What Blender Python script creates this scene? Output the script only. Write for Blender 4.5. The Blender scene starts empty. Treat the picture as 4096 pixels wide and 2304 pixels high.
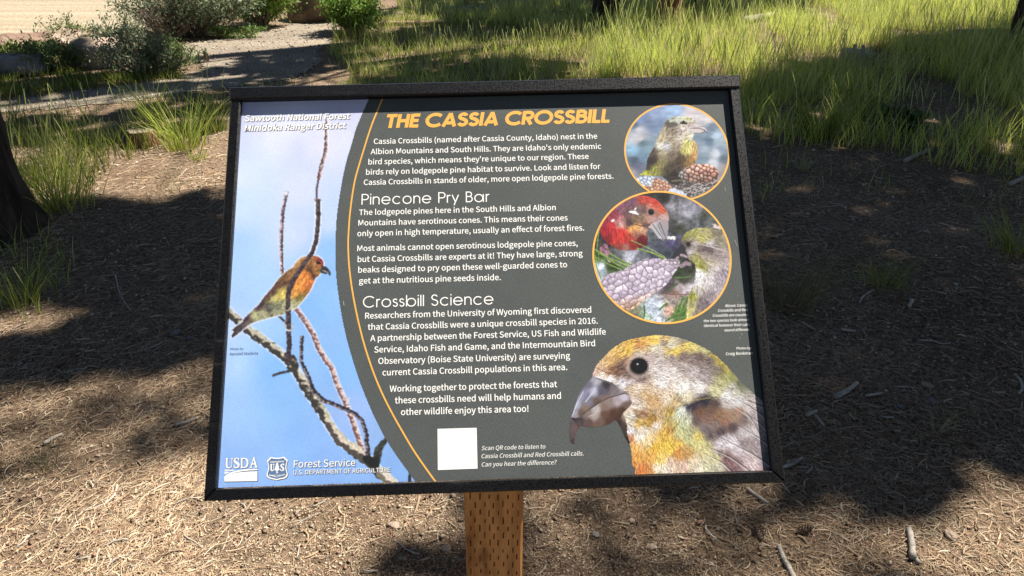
import bpy, math, random, os
import numpy as np
from mathutils import Vector, Matrix

scene = bpy.context.scene
COL = scene.collection
rng = np.random.default_rng(7)
random.seed(7)

# ------------------------------------------------------------------ camera
CAM_Z = 1.55
R = np.array([[0.99999, 0.0049, 0.0], [0.00228, -0.46527, 0.88517], [0.00433, -0.88516, -0.46528]])  # x right, y down, z forward -> world
cam_d = bpy.data.cameras.new('camera')
cam = bpy.data.objects.new('camera', cam_d)
COL.objects.link(cam)
cam_d.sensor_width = 36.0
cam_d.lens = 36.0 * 0.75
cam_d.clip_start = 0.05
cam_d.clip_end = 1500
cam.matrix_world = Matrix(((R[0, 0], -R[0, 1], -R[0, 2], 0), (R[1, 0], -R[1, 1], -R[1, 2], 0), (R[2, 0], -R[2, 1], -R[2, 2], CAM_Z), (0, 0, 0, 1)))
scene.camera = cam

# ------------------------------------------------------------------ light
SUN = np.array([0.839, 0.545, 1.54]); SUN = SUN / np.linalg.norm(SUN)
SUN_EL = math.asin(SUN[2])
SUN_AZ = math.atan2(SUN[1], SUN[0])
world = bpy.data.worlds.new('World')
scene.world = world
world.use_nodes = True
wn = world.node_tree.nodes
sky = wn.new('ShaderNodeTexSky')
sky.sky_type = 'NISHITA'
sky.sun_disc = False
sky.sun_elevation = SUN_EL
sky.sun_rotation = math.pi / 2 - SUN_AZ
sky.altitude = 2000
sky.air_density = 1.0
sky.dust_density = 1.5
sky.ozone_density = 0.6
world.node_tree.links.new(sky.outputs[0], wn['Background'].inputs[0])
wn['Background'].inputs[1].default_value = 0.05
sun_d = bpy.data.lights.new('sun', 'SUN')
sun_d.energy = 5.0
sun_d.angle = math.radians(0.53)
sun_d.color = (1.0, 0.93, 0.82)
sun_o = bpy.data.objects.new('sun', sun_d)
COL.objects.link(sun_o)
sun_o.location = (8, 2, 14)
sun_o.rotation_euler = Vector(SUN).to_track_quat('Z', 'Y').to_euler()
vs = scene.view_settings
vs.view_transform = 'Standard'
vs.look = 'None'
vs.exposure = 1.3
vs.gamma = 1.0
vs.use_curve_mapping = False
scene.cycles.max_bounces = 5
scene.cycles.diffuse_bounces = 2
scene.cycles.glossy_bounces = 2
scene.cycles.transmission_bounces = 3
scene.cycles.transparent_max_bounces = 4

# ------------------------------------------------------------------ helpers
S = 4096 / 2576.0
FPX = 0.75 * 4096


def lin(c):
    c = np.asarray(c, float) / 255.0
    return np.where(c <= 0.04045, c / 12.92, ((c + 0.055) / 1.055) ** 2.4)


def ray(px, py):                       # photograph pixel (4096 wide) -> world direction
    d = np.stack([(np.asarray(px, float) - 2048) / FPX, (np.asarray(py, float) - 1152) / FPX, np.ones_like(np.asarray(px, float))], -1)
    return d @ R.T


def gnd(x, y):                         # place on the ground seen at (x, y) of the 2576 px wide view
    d = ray(x * S, y * S)
    k = -CAM_Z / d[..., 2]
    return d[..., 0] * k, d[..., 1] * k


def proj(P):                           # world -> 2576 px wide view
    q = (np.asarray(P, float) - np.array([0, 0, CAM_Z])) @ R
    return q[..., 0] / q[..., 2] * FPX / S + 1288, q[..., 1] / q[..., 2] * FPX / S + 724.5


def hash2(ix, iy, seed):
    h = (ix.astype(np.int64) * 374761393 + iy.astype(np.int64) * 668265263 + seed * 974634777) & 0xffffffff
    h = ((h ^ (h >> 13)) * 1274126177) & 0xffffffff
    return ((h ^ (h >> 16)) & 0xffff) / 65535.0


def vnoise(x, y, seed=0):
    x = np.asarray(x, float); y = np.asarray(y, float)
    ix = np.floor(x); iy = np.floor(y)
    fx = x - ix; fy = y - iy
    fx = fx * fx * (3 - 2 * fx); fy = fy * fy * (3 - 2 * fy)
    a = hash2(ix, iy, seed); b = hash2(ix + 1, iy, seed); c = hash2(ix, iy + 1, seed); d = hash2(ix + 1, iy + 1, seed)
    return (a * (1 - fx) + b * fx) * (1 - fy) + (c * (1 - fx) + d * fx) * fy


def fbm(x, y, seed=0, o=4):
    s = 0; a = 0.5
    for k in range(o):
        s = s + a * vnoise(x * 2 ** k, y * 2 ** k, seed + k * 17)
        a *= 0.5
    return s


def hgt(x, y):                         # height of the ground
    x = np.asarray(x, float); y = np.asarray(y, float)
    near = np.clip((6.4 - np.hypot(x, y)) / 3.5, 0, 1)
    h = 0.05 * (fbm(x * 0.5, y * 0.5, 3, 3) - 0.45)
    h = h + near * (0.016 * (fbm(x * 7, y * 7, 5, 3) - 0.45) + 0.006 * (fbm(x * 34, y * 34, 9, 3) - 0.45))
    return h


def inpoly(x, y, poly):
    x = np.asarray(x, float); y = np.asarray(y, float)
    r = np.zeros(np.broadcast(x, y).shape, bool)
    n = len(poly)
    for i in range(n):
        x1, y1 = poly[i]; x2, y2 = poly[(i + 1) % n]
        if y1 == y2:
            continue
        r ^= ((y1 > y) != (y2 > y)) & (x < (x2 - x1) * (y - y1) / (y2 - y1) + x1)
    return r


def mesh_obj(name, V, F, mat=None, parent=None, col=None, smooth=False):
    """V (n,3) array, F (m,k) array of equal polygons; col (n,3) linear colours."""
    V = np.asarray(V, np.float32); F = np.asarray(F, np.int32)
    me = bpy.data.meshes.new(name)
    k = F.shape[1]
    me.vertices.add(len(V)); me.vertices.foreach_set('co', V.ravel())
    me.loops.add(F.size); me.loops.foreach_set('vertex_index', F.ravel())
    me.polygons.add(len(F))
    me.polygons.foreach_set('loop_start', np.arange(0, F.size, k, dtype=np.int32))
    if smooth:
        me.polygons.foreach_set('use_smooth', np.ones(len(F), bool))
    me.update(calc_edges=True)
    if col is not None:
        at = me.color_attributes.new('tint', 'FLOAT_COLOR', 'POINT')
        c4 = np.ones((len(V), 4), np.float32); c4[:, :3] = col
        at.data.foreach_set('color', c4.ravel())
    if mat:
        me.materials.append(mat)
    o = bpy.data.objects.new(name, me)
    COL.objects.link(o)
    if parent is not None:
        o.parent = parent
    return o


def poly_obj(name, V, faces, mat=None, parent=None, smooth=False):
    me = bpy.data.meshes.new(name)
    me.from_pydata([tuple(map(float, v)) for v in V], [], faces)
    if smooth:
        me.polygons.foreach_set('use_smooth', [True] * len(me.polygons))
    me.update()
    if mat:
        me.materials.append(mat)
    o = bpy.data.objects.new(name, me)
    COL.objects.link(o)
    if parent is not None:
        o.parent = parent
    return o


def empty(name, loc, label, cat, group=None):
    o = bpy.data.objects.new(name, None)
    o.empty_display_size = 0.1
    o.location = loc
    COL.objects.link(o)
    return tag(o, label, cat, group)


def tag(o, label=None, cat=None, group=None, kind=None):
    if label: o['label'] = label
    if cat: o['category'] = cat
    if group: o['group'] = group
    if kind: o['kind'] = kind
    return o


def tube(pts, radii, n=8, cap=True, wob=None):
    """vertices and quad/ngon faces of a tapered tube along pts"""
    pts = np.asarray(pts, float); m = len(pts)
    T = np.gradient(pts, axis=0); T /= np.linalg.norm(T, axis=1)[:, None] + 1e-9
    ref = np.array([0, 0, 1.0]) if abs(T[0, 2]) < 0.8 else np.array([1.0, 0, 0])
    V = []
    for i in range(m):
        a = np.cross(T[i], ref); a /= np.linalg.norm(a) + 1e-9
        b = np.cross(T[i], a)
        for k in range(n):
            t = 2 * math.pi * k / n
            r = radii[i] * (1 if wob is None else wob(i, k))
            V.append(pts[i] + r * (math.cos(t) * a + math.sin(t) * b))
    F = [(i * n + k, i * n + (k + 1) % n, (i + 1) * n + (k + 1) % n, (i + 1) * n + k) for i in range(m - 1) for k in range(n)]
    if cap:
        F.append(tuple(range(n))[::-1]); F.append(tuple((m - 1) * n + k for k in range(n)))
    return V, F


def joinvf(parts):
    V = []; F = []
    for v, f in parts:
        b = len(V); V += list(v); F += [tuple(i + b for i in q) for q in f]
    return V, F


# ------------------------------------------------------------------ materials
def new_mat(name, rough=0.8, spec=0.3):
    m = bpy.data.materials.new(name)
    m.use_nodes = True
    b = m.node_tree.nodes['Principled BSDF']
    b.inputs['Roughness'].default_value = rough
    b.inputs['Specular IOR Level'].default_value = spec
    return m, m.node_tree, b


def noise(nt, scale, detail=3, coord='Object', rough=0.6, vec_scale=None):
    tc = nt.nodes.new('ShaderNodeTexCoord')
    n = nt.nodes.new('ShaderNodeTexNoise')
    n.inputs['Scale'].default_value = scale
    n.inputs['Detail'].default_value = detail
    n.inputs['Roughness'].default_value = rough
    if vec_scale:
        mp = nt.nodes.new('ShaderNodeMapping')
        mp.inputs['Scale'].default_value = vec_scale
        nt.links.new(tc.outputs[coord], mp.inputs[0]); nt.links.new(mp.outputs[0], n.inputs[0])
    else:
        nt.links.new(tc.outputs[coord], n.inputs[0])
    return n


def ramp(nt, fac, stops):
    r = nt.nodes.new('ShaderNodeValToRGB')
    e = r.color_ramp.elements
    while len(e) < len(stops):
        e.new(0.5)
    for el, (p, c) in zip(e, stops):
        el.position = p; el.color = (*c, 1)
    nt.links.new(fac, r.inputs[0])
    return r


def bump(nt, b, h, strength, dist):
    bp = nt.nodes.new('ShaderNodeBump')
    bp.inputs['Strength'].default_value = strength
    bp.inputs['Distance'].default_value = dist
    nt.links.new(h, bp.inputs['Height'])
    nt.links.new(bp.outputs[0], b.inputs['Normal'])
    return bp


def mat_noise(name, stops, scale, rough=0.85, spec=0.2, bscale=None, bstr=0.5, bdist=0.01, vs_=None, detail=5):
    m, nt, b = new_mat(name, rough, spec)
    n = noise(nt, scale, detail, vec_scale=vs_)
    r = ramp(nt, n.outputs[0], stops)
    nt.links.new(r.outputs[0], b.inputs['Base Color'])
    if bscale:
        n2 = noise(nt, bscale, 4, vec_scale=vs_)
        bump(nt, b, n2.outputs[0], bstr, bdist)
    return m


def mat_tint(name, rough=0.7, spec=0.2, var=0.15, vscale=60, transl=0.0, bstr=0.0, bscale=200, bdist=0.001):
    """colour from each vertex's own tint, varied by noise"""
    m, nt, b = new_mat(name, rough, spec)
    at = nt.nodes.new('ShaderNodeAttribute'); at.attribute_name = 'tint'
    n = noise(nt, vscale, 3)
    mr = nt.nodes.new('ShaderNodeMapRange')
    mr.inputs['From Min'].default_value = 0.25; mr.inputs['From Max'].default_value = 0.75
    mr.inputs['To Min'].default_value = 1 - var; mr.inputs['To Max'].default_value = 1 + var
    nt.links.new(n.outputs[0], mr.inputs[0])
    mx = nt.nodes.new('ShaderNodeVectorMath'); mx.operation = 'SCALE'
    nt.links.new(at.outputs['Color'], mx.inputs[0]); nt.links.new(mr.outputs[0], mx.inputs['Scale'])
    nt.links.new(mx.outputs[0], b.inputs['Base Color'])
    if bstr:
        n2 = noise(nt, bscale, 3)
        bump(nt, b, n2.outputs[0], bstr, bdist)
    if transl:
        tr = nt.nodes.new('ShaderNodeBsdfTranslucent')
        nt.links.new(mx.outputs[0], tr.inputs[0])
        ms = nt.nodes.new('ShaderNodeMixShader'); ms.inputs[0].default_value = transl
        nt.links.new(b.outputs[0], ms.inputs[1]); nt.links.new(tr.outputs[0], ms.inputs[2])
        nt.links.new(ms.outputs[0], nt.nodes['Material Output'].inputs[0])
    return m


# ------------------------------------------------------------------ ground, path, dirt road
M_GROUND, nt, b = new_mat('forest_soil', 0.95, 0.1)
n1 = noise(nt, 1.3, 5); n2 = noise(nt, 55, 6, rough=0.75)
ra = ramp(nt, n1.outputs[0], [(0.3, (0.15, 0.105, 0.07)), (0.55, (0.22, 0.16, 0.11)), (0.75, (0.29, 0.22, 0.155))])
rb = ramp(nt, n2.outputs[0], [(0.36, (0.30, 0.28, 0.27)), (0.5, (0.9, 0.9, 0.9)), (0.64, (1.6, 1.55, 1.5))])
mm = nt.nodes.new('ShaderNodeMix'); mm.data_type = 'RGBA'; mm.blend_type = 'MULTIPLY'; mm.inputs[0].default_value = 1
nt.links.new(ra.outputs[0], mm.inputs[6]); nt.links.new(rb.outputs[0], mm.inputs[7])
nt.links.new(mm.outputs[2], b.inputs['Base Color'])
n3 = noise(nt, 160, 5, rough=0.7)
bump(nt, b, n3.outputs[0], 0.9, 0.012)

ys = list(-np.geomspace(60, 0.5, 14)) + [0.0, 0.3, 0.6]
ys += list(np.geomspace(0.75, 70, 430)) + [90, 130, 200, 320, 500]
ys = np.array(ys)
us = np.concatenate([[-60, -20, -6, -2.5, -1.5], np.linspace(-1, 1, 300), [1.5, 2.5, 6, 20, 60]])
wy = 0.82 * np.maximum(ys, 0) + 0.35
XX = us[None, :] * np.where(np.abs(us[None, :]) > 1, np.maximum(wy, 3)[:, None], wy[:, None])
XX = np.where(np.abs(us[None, :]) > 1, np.sign(us[None, :]) * (wy[:, None] + (np.abs(us[None, :]) - 1) * np.maximum(wy, 3)[:, None]), XX)
YY = np.repeat(ys[:, None], len(us), 1)
ZZ = hgt(XX, YY)
idx = np.arange(XX.size).reshape(XX.shape)
Fg = np.stack([idx[:-1, :-1], idx[:-1, 1:], idx[1:, 1:], idx[1:, :-1]], -1).reshape(-1, 4)
g = mesh_obj('ground', np.stack([XX, YY, ZZ], -1).reshape(-1, 3), Fg, M_GROUND, smooth=True)
tag(g, kind='structure')


def sheet(name, poly_px, mat, step, lift, wob=0.05):
    """a sheet over the ground inside an outline, with a ragged edge"""
    px = [tuple(float(v) for v in gnd(np.array(x), np.array(y))) for x, y in poly_px]
    xs = [p[0] for p in px]; yy = [p[1] for p in px]
    gx, gy = np.meshgrid(np.arange(min(xs), max(xs), step), np.arange(min(yy), max(yy), step))
    jx = gx + wob * (fbm(gx * 3, gy * 3, 31) - 0.5) * 4; jy = gy + wob * (fbm(gx * 3, gy * 3, 77) - 0.5) * 4
    ins = inpoly(jx, jy, px)
    id_ = np.arange(gx.size).reshape(gx.shape)
    ok = ins[:-1, :-1] & ins[1:, :-1] & ins[:-1, 1:] & ins[1:, 1:]
    F = np.stack([id_[:-1, :-1], id_[:-1, 1:], id_[1:, 1:], id_[1:, :-1]], -1)[ok]
    used = np.unique(F); re = -np.ones(gx.size, int); re[used] = np.arange(len(used))
    V = np.stack([gx, gy, hgt(gx, gy) + lift], -1).reshape(-1, 3)[used]
    o = mesh_obj(name, V, re[F], mat, smooth=True)
    return tag(o, kind='structure'), px


M_PATH, nt, b = new_mat('gravel_path', 0.95, 0.15)
n1 = noise(nt, 2.0, 4); n2 = noise(nt, 70, 5, rough=0.8)
ra = ramp(nt, n1.outputs[0], [(0.35, (0.20, 0.17, 0.14)), (0.65, (0.28, 0.24, 0.195))])
rb = ramp(nt, n2.outputs[0], [(0.38, (0.45, 0.44, 0.42)), (0.62, (1.5, 1.48, 1.42))])
mm = nt.nodes.new('ShaderNodeMix'); mm.data_type = 'RGBA'; mm.blend_type = 'MULTIPLY'; mm.inputs[0].default_value = 1
nt.links.new(ra.outputs[0], mm.inputs[6]); nt.links.new(rb.outputs[0], mm.inputs[7])
nt.links.new(mm.outputs[2], b.inputs['Base Color'])
bump(nt, b, n2.outputs[0], 0.8, 0.01)
PATH_PX = [(-600, 330), (-200, 300), (0, 288), (250, 266), (400, 248), (570, 226), (640, 214), (760, 197), (805, 165), (815, 130), (835, 100), (870, 70), (980, 40), (1300, 18), (1300, 8), (1000, 18), (860, 42), (770, 52), (690, 72), (560, 98), (455, 112), (440, 135), (480, 160), (500, 176), (430, 196), (330, 214), (200, 232), (0, 256), (-200, 268), (-600, 290)]
path_o, PATH_W = sheet('path', PATH_PX, M_PATH, 0.04, 0.006)
M_ROAD, nt, b = new_mat('dirt_road', 0.95, 0.1)
n1 = noise(nt, 0.5, 6, vec_scale=(0.35, 7, 1)); n2 = noise(nt, 30, 5, rough=0.8)
ra = ramp(nt, n1.outputs[0], [(0.3, (0.24, 0.195, 0.14)), (0.5, (0.32, 0.27, 0.195)), (0.7, (0.38, 0.33, 0.25))])
rb = ramp(nt, n2.outputs[0], [(0.38, (0.62, 0.6, 0.58)), (0.62, (1.25, 1.25, 1.25))])
mm = nt.nodes.new('ShaderNodeMix'); mm.data_type = 'RGBA'; mm.blend_type = 'MULTIPLY'; mm.inputs[0].default_value = 1
nt.links.new(ra.outputs[0], mm.inputs[6]); nt.links.new(rb.outputs[0], mm.inputs[7])
nt.links.new(mm.outputs[2], b.inputs['Base Color'])
bump(nt, b, n1.outputs[0], 0.5, 0.05)
ROAD_PX = [(-1500, 150), (-300, 150), (0, 138), (120, 130), (230, 118), (330, 92), (400, 50), (560, 12), (760, -12), (1100, -40), (1100, -78), (-1500, -78)]
road_o, ROAD_W = sheet('road', ROAD_PX, M_ROAD, 0.16, 0.008, 0.08)

# ------------------------------------------------------------------ the sign
EX = np.array([0.99935434, 0.02530827, 0.02550268])
EY = np.array([-0.03589437, 0.67209209, 0.73959706])
EZ = np.array([0.00157777, -0.74003494, 0.67256658])
BL = np.array([-0.42882079, 0.85083723, 0.77058022])
PW, PH = 0.813, 0.6211
PANEL_M = Matrix(((EX[0], EY[0], EZ[0], BL[0]), (EX[1], EY[1], EZ[1], BL[1]), (EX[2], EY[2], EZ[2], BL[2]), (0, 0, 0, 1)))


def pan(px, py, z=0.0):                # where on the panel's face a mark of the photograph (4096 px wide) stands
    d = ray(px, py)
    P0 = BL + EZ * z; o = np.array([0, 0, CAM_Z])
    k = ((P0 - o) @ EZ) / (d @ EZ)
    P = o + d * k[..., None] - BL
    return P @ EX, P @ EY


def zoomc(x0, y0, s):
    return lambda x, y: (x0 + np.asarray(x, float) / s, y0 + np.asarray(y, float) / s)


sign = empty('interpretive_sign', (0, 1.13, 0), 'tilted interpretive sign about crossbills in a black frame on a wooden post', 'sign')
SIGN_INV = Matrix.Translation((0, 1.13, 0)).inverted()


def on_panel(o, parent):
    o.parent = parent
    return o


# black coated metal with pits and sparkle
M_FRAME, nt, b = new_mat('black_coated_metal', 0.47, 0.42)
nf = noise(nt, 9, 5, vec_scale=(1, 6, 6)); nd = noise(nt, 420, 2)
ra = ramp(nt, nf.outputs[0], [(0.45, (0.003, 0.003, 0.004)), (0.66, (0.005, 0.005, 0.006)), (0.76, (0.03, 0.03, 0.033))])
rs = ramp(nt, nd.outputs[0], [(0.70, (0, 0, 0)), (0.78, (1, 1, 1))])
mx = nt.nodes.new('ShaderNodeMix'); mx.data_type = 'RGBA'
nt.links.new(rs.outputs[0], mx.inputs[0]); nt.links.new(ra.outputs[0], mx.inputs[6]); mx.inputs[7].default_value = (0.03, 0.03, 0.033, 1)
nt.links.new(mx.outputs[2], b.inputs['Base Color'])
nb = noise(nt, 420, 3, rough=0.7)
bump(nt, b, nb.outputs[0], 0.22, 0.0012)
rr_ = ramp(nt, nb.outputs[0], [(0.45, (0.46, 0.46, 0.46)), (0.60, (0.26, 0.26, 0.26))])
nt.links.new(rr_.outputs[0], b.inputs['Roughness'])


def bar(name, quad_lo, quad_hi, z0, z1, parent, mat, label=None, ch=0.0024):
    """a mitred bar: four corners (panel x, y) seen from the front, chamfered front edges"""
    q = np.array(quad_lo, float)
    c = q.mean(0)
    qi = q + (c - q) / np.linalg.norm(c - q, axis=1)[:, None] * ch * 1.4
    q2 = []
    for i in range(4):                 # inset corner by ch along both edges
        p, a_, b_ = q[i], q[(i + 1) % 4], q[i - 1]
        da = (a_ - p) / np.linalg.norm(a_ - p); db = (b_ - p) / np.linalg.norm(b_ - p)
        q2.append(p + (da + db) * ch)
    V = [(x, y, z0) for x, y in q] + [(x, y, z1 - ch) for x, y in q] + [(x, y, z1) for x, y in q2]
    F = [(3, 2, 1, 0)] + [(i, (i + 1) % 4, 4 + (i + 1) % 4, 4 + i) for i in range(4)] + [(4 + i, 4 + (i + 1) % 4, 8 + (i + 1) % 4, 8 + i) for i in range(4)] + [(8, 9, 10, 11)]
    o = poly_obj(name, V, F, mat, parent)
    if label: o['label'] = label
    return o


SB = empty('sign_board', (0, 0, 0), None, None)
SB.parent = sign
SB.matrix_local = SIGN_INV @ PANEL_M
OL, OR_, OB, OT = -0.0135, 0.8262, -0.0165, 0.625
iL, iR, iB, iT = 0.0035, 0.8092, 0.0003, 0.6155
zf = 0.009
bar('frame_rail', [(OL, OB), (OR_, OB), (iR, iB), (iL, iB)], None, -0.012, zf, SB, M_FRAME, 'bottom rail of the black frame, mitred at both corners')
bar('frame_rail', [(OL, OB), (iL, iB), (iL, OT), (OL, OT)][::-1], None, -0.012, zf, SB, M_FRAME, 'left rail of the black frame')
bar('frame_rail', [(iR, iB), (OR_, OB), (OR_, OT), (iR, OT)], None, -0.012, zf, SB, M_FRAME, 'right rail of the black frame, glinting in the sun')
cx0, cy0 = pan(575 * S, 218 * S, 0.0115); cx1, cy1 = pan(1863 * S, 187 * S, 0.0115)
bx0, by0 = pan(577 * S, 250 * S, 0.0115); bx1, by1 = pan(1862 * S, 219 * S, 0.0115)
bar('cap_rail', [(bx0, by0), (bx1, by1), (cx1, cy1), (cx0, cy0)], None, -0.02, 0.0115, SB, M_FRAME, 'top cap of the black frame, overhanging the side rails', 0.0024)
print('cap', cx0, cy0, cx1, cy1, bx0, by0, bx1, by1)
backV = [(0.002, 0.002, -0.010), (PW - 0.002, 0.002, -0.010), (PW - 0.002, PH, -0.010), (0.002, PH, -0.010)]


def mat_print(name, rough=0.5):
    m, nt, b = new_mat(name, rough, 0.22)
    at = nt.nodes.new('ShaderNodeAttribute'); at.attribute_name = 'tint'
    na = noise(nt, 1, 2, vec_scale=(260, 900, 1)); nb_ = noise(nt, 1, 2, vec_scale=(900, 260, 1))
    ad = nt.nodes.new('ShaderNodeMath'); ad.operation = 'ADD'
    nt.links.new(na.outputs[0], ad.inputs[0]); nt.links.new(nb_.outputs[0], ad.inputs[1])
    mr = nt.nodes.new('ShaderNodeMapRange')
    for k, v in (('From Min', 0.6), ('From Max', 1.4), ('To Min', 0.90), ('To Max', 1.10)):
        mr.inputs[k].default_value = v
    nt.links.new(ad.outputs[0], mr.inputs[0])
    mx = nt.nodes.new('ShaderNodeVectorMath'); mx.operation = 'SCALE'
    nt.links.new(at.outputs['Color'], mx.inputs[0]); nt.links.new(mr.outputs[0], mx.inputs['Scale'])
    nt.links.new(mx.outputs[0], b.inputs['Base Color'])
    bump(nt, b, ad.outputs[0], 0.12, 0.0006)
    return m


M_PRINT = mat_print('printed_laminate')
PK = 0.86


def alb(c):                            # ink colour for a colour seen on the sunlit print
    l = lin(c)
    g = l.mean(-1, keepdims=True)
    return (l * 0.9 + g * 0.1) * PK * np.array([0.95, 0.99, 1.07])


def flat_mat(name, c, rough=0.5, var=0.06):
    m, nt, b = new_mat(name, rough, 0.22)
    na = noise(nt, 1, 2, vec_scale=(260, 900, 1))
    c = np.array(c)
    r = ramp(nt, na.outputs[0], [(0.3, tuple(c * (1 - var))), (0.7, tuple(np.minimum(c * (1 + var), 1)))])
    nt.links.new(r.outputs[0], b.inputs['Base Color'])
    return m


GREY = alb((88, 91, 88))
M_GREY, nt, b = new_mat('dark_grey_print', 0.5, 0.25)
na = noise(nt, 1, 2, vec_scale=(300, 1100, 1)); nb_ = noise(nt, 1, 2, vec_scale=(1100, 300, 1)); nc = noise(nt, 260, 1)
ad = nt.nodes.new('ShaderNodeMath'); ad.operation = 'ADD'
nt.links.new(na.outputs[0], ad.inputs[0]); nt.links.new(nb_.outputs[0], ad.inputs[1])
ra = ramp(nt, ad.outputs[0], [(0.3, tuple(GREY * 0.78)), (0.7, tuple(GREY * 1.25))])
ra.color_ramp.elements[0].position = 0.38; ra.color_ramp.elements[1].position = 0.62
mr = nt.nodes.new('ShaderNodeMath'); mr.operation = 'MULTIPLY'; mr.inputs[1].default_value = 0.5
nt.links.new(ad.outputs[0], mr.inputs[0]); nt.links.new(mr.outputs[0], ra.inputs[0])
rs = ramp(nt, nc.outputs[0], [(0.80, (0, 0, 0)), (0.84, (1, 1, 1))])
mx = nt.nodes.new('ShaderNodeMix'); mx.data_type = 'RGBA'
nt.links.new(rs.outputs[0], mx.inputs[0]); nt.links.new(ra.outputs[0], mx.inputs[6]); mx.inputs[7].default_value = (0.3, 0.3, 0.3, 1)
ng = noise(nt, 7, 5, rough=0.7); rg = ramp(nt, ng.outputs[0], [(0.35, (0.93, 0.93, 0.93)), (0.7, (1.12, 1.12, 1.10))])
m3 = nt.nodes.new('ShaderNodeMix'); m3.data_type = 'RGBA'; m3.blend_type = 'MULTIPLY'; m3.inputs[0].default_value = 1
nt.links.new(mx.outputs[2], m3.inputs[6]); nt.links.new(rg.outputs[0], m3.inputs[7]); nt.links.new(m3.outputs[2], b.inputs['Base Color'])
bump(nt, b, ad.outputs[0], 0.12, 0.0006)

pv = [(0, 0.001, -0.006), (PW, 0.001, -0.006), (PW, PH + 0.01, -0.006), (0, PH + 0.01, -0.006), (0, 0.001, 0), (PW, 0.001, 0), (PW, PH + 0.01, 0), (0, PH + 0.01, 0)]
PANEL = poly_obj('information_panel', pv, [(3, 2, 1, 0), (0, 1, 5, 4), (1, 2, 6, 5), (2, 3, 7, 6), (3, 0, 4, 7), (4, 5, 6, 7)], M_GREY, SB)
# the two mounting parts behind the board and the post
M_POST, nt, b = new_mat('treated_wood', 0.75, 0.2)
n1 = noise(nt, 5, 6, vec_scale=(8, 8, 0.8)); n2 = noise(nt, 60, 4, vec_scale=(1, 1, 0.12))
ra = ramp(nt, n1.outputs[0], [(0.3, (0.38, 0.165, 0.05)), (0.5, (0.54, 0.26, 0.09)), (0.72, (0.68, 0.36, 0.14))])
rb = ramp(nt, n2.outputs[0], [(0.3, (0.7, 0.7, 0.7)), (0.7, (1.2, 1.2, 1.2))])
mm = nt.nodes.new('ShaderNodeMix'); mm.data_type = 'RGBA'; mm.blend_type = 'MULTIPLY'; mm.inputs[0].default_value = 1
nt.links.new(ra.outputs[0], mm.inputs[6]); nt.links.new(rb.outputs[0], mm.inputs[7]); nt.links.new(mm.outputs[2], b.inputs['Base Color'])
nk = noise(nt, 11, 3, vec_scale=(1, 1, 0.6)); rk = ramp(nt, nk.outputs[0], [(0.30, (0.45, 0.40, 0.36)), (0.42, (1, 1, 1)), (0.66, (1, 1, 1)), (0.74, (1.25, 1.2, 1.15))])
m2 = nt.nodes.new('ShaderNodeMix'); m2.data_type = 'RGBA'; m2.blend_type = 'MULTIPLY'; m2.inputs[0].default_value = 1
nt.links.new(mm.outputs[2], m2.inputs[6]); nt.links.new(rk.outputs[0], m2.inputs[7]); nt.links.new(m2.outputs[2], b.inputs['Base Color'])
bump(nt, b, n2.outputs[0], 0.5, 0.003)
M_SLIT = mat_noise('dark_incision', [(0.3, (0.07, 0.03, 0.012)), (0.7, (0.15, 0.065, 0.025))], 90)

POST_Y = 1.02                          # front face
fl = ray(np.array([1168.5 * S, 1316 * S]), np.array([1300 * S, 1300 * S]))
kx = POST_Y / fl[:, 1]
PX0, PX1 = float(fl[0, 0] * kx[0]), float(fl[1, 0] * kx[1])
print('post', PX0, PX1, 'z', CAM_Z + fl[0, 2] * kx[0])
PD = PX1 - PX0


def post_mesh():
    ch = 0.004
    ring = [(PX0 + ch, POST_Y), (PX1 - ch, POST_Y), (PX1, POST_Y + ch), (PX1, POST_Y + PD - ch), (PX1 - ch, POST_Y + PD), (PX0 + ch, POST_Y + PD), (PX0, POST_Y + PD - ch), (PX0, POST_Y + ch)]
    zb = -0.4
    # top cut parallel to the board
    V = []
    for z in (zb, None):
        for x, y in ring:
            if z is None:
                zz = BL[2] + ((y - BL[1]) * (-EZ[1]) - (x - BL[0]) * EZ[0]) / EZ[2] - 0.04
            else:
                zz = z
            V.append((x, y - 1.13, zz))
    F = [tuple(range(8))[::-1], tuple(range(8, 16))] + [(i, (i + 1) % 8, 8 + (i + 1) % 8, 8 + i) for i in range(8)]
    return poly_obj('post', V, F, M_POST, sign)


post = post_mesh()
# incisions of the pressure treatment: rows of short vertical slits, sunk boxes
V = []; F = []
rowz = 0.9
cols_x = np.linspace(PX0 + 0.010, PX1 - 0.010, 11)
r = 0; z = 0.12
while z < 0.86:
    for ci, xx in enumerate(cols_x):
        if (ci + r) % 2: continue
        w = 0.0010 + random.random() * 0.0005; h_ = 0.004 + random.random() * 0.0045
        x0 = xx + random.uniform(-0.0016, 0.0016); z0 = z + random.uniform(-0.0025, 0.0025)
        b0 = len(V)
        y_ = POST_Y - 1.13 - 0.0004
        V += [(x0 - w, y_, z0 - h_), (x0 + w * 0.7, y_, z0 - h_ * 0.9), (x0 + w, y_, z0 + h_), (x0 - w * 0.6, y_, z0 + h_ * 0.95),
              (x0 - w, y_ + 0.001, z0 - h_), (x0 + w, y_ + 0.001, z0 - h_), (x0 + w, y_ + 0.001, z0 + h_), (x0 - w, y_ + 0.001, z0 + h_)]
        F += [(b0, b0 + 1, b0 + 2, b0 + 3), (b0 + 1, b0, b0 + 4, b0 + 5), (b0 + 2, b0 + 1, b0 + 5, b0 + 6), (b0 + 3, b0 + 2, b0 + 6, b0 + 7), (b0, b0 + 3, b0 + 7, b0 + 4)]
    z += 0.0185; r += 1
sl = poly_obj('incision_marks', V, F, M_SLIT, sign)
tag(sl, 'short dark slits punched in rows down the front of the post', kind='stuff')
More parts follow.
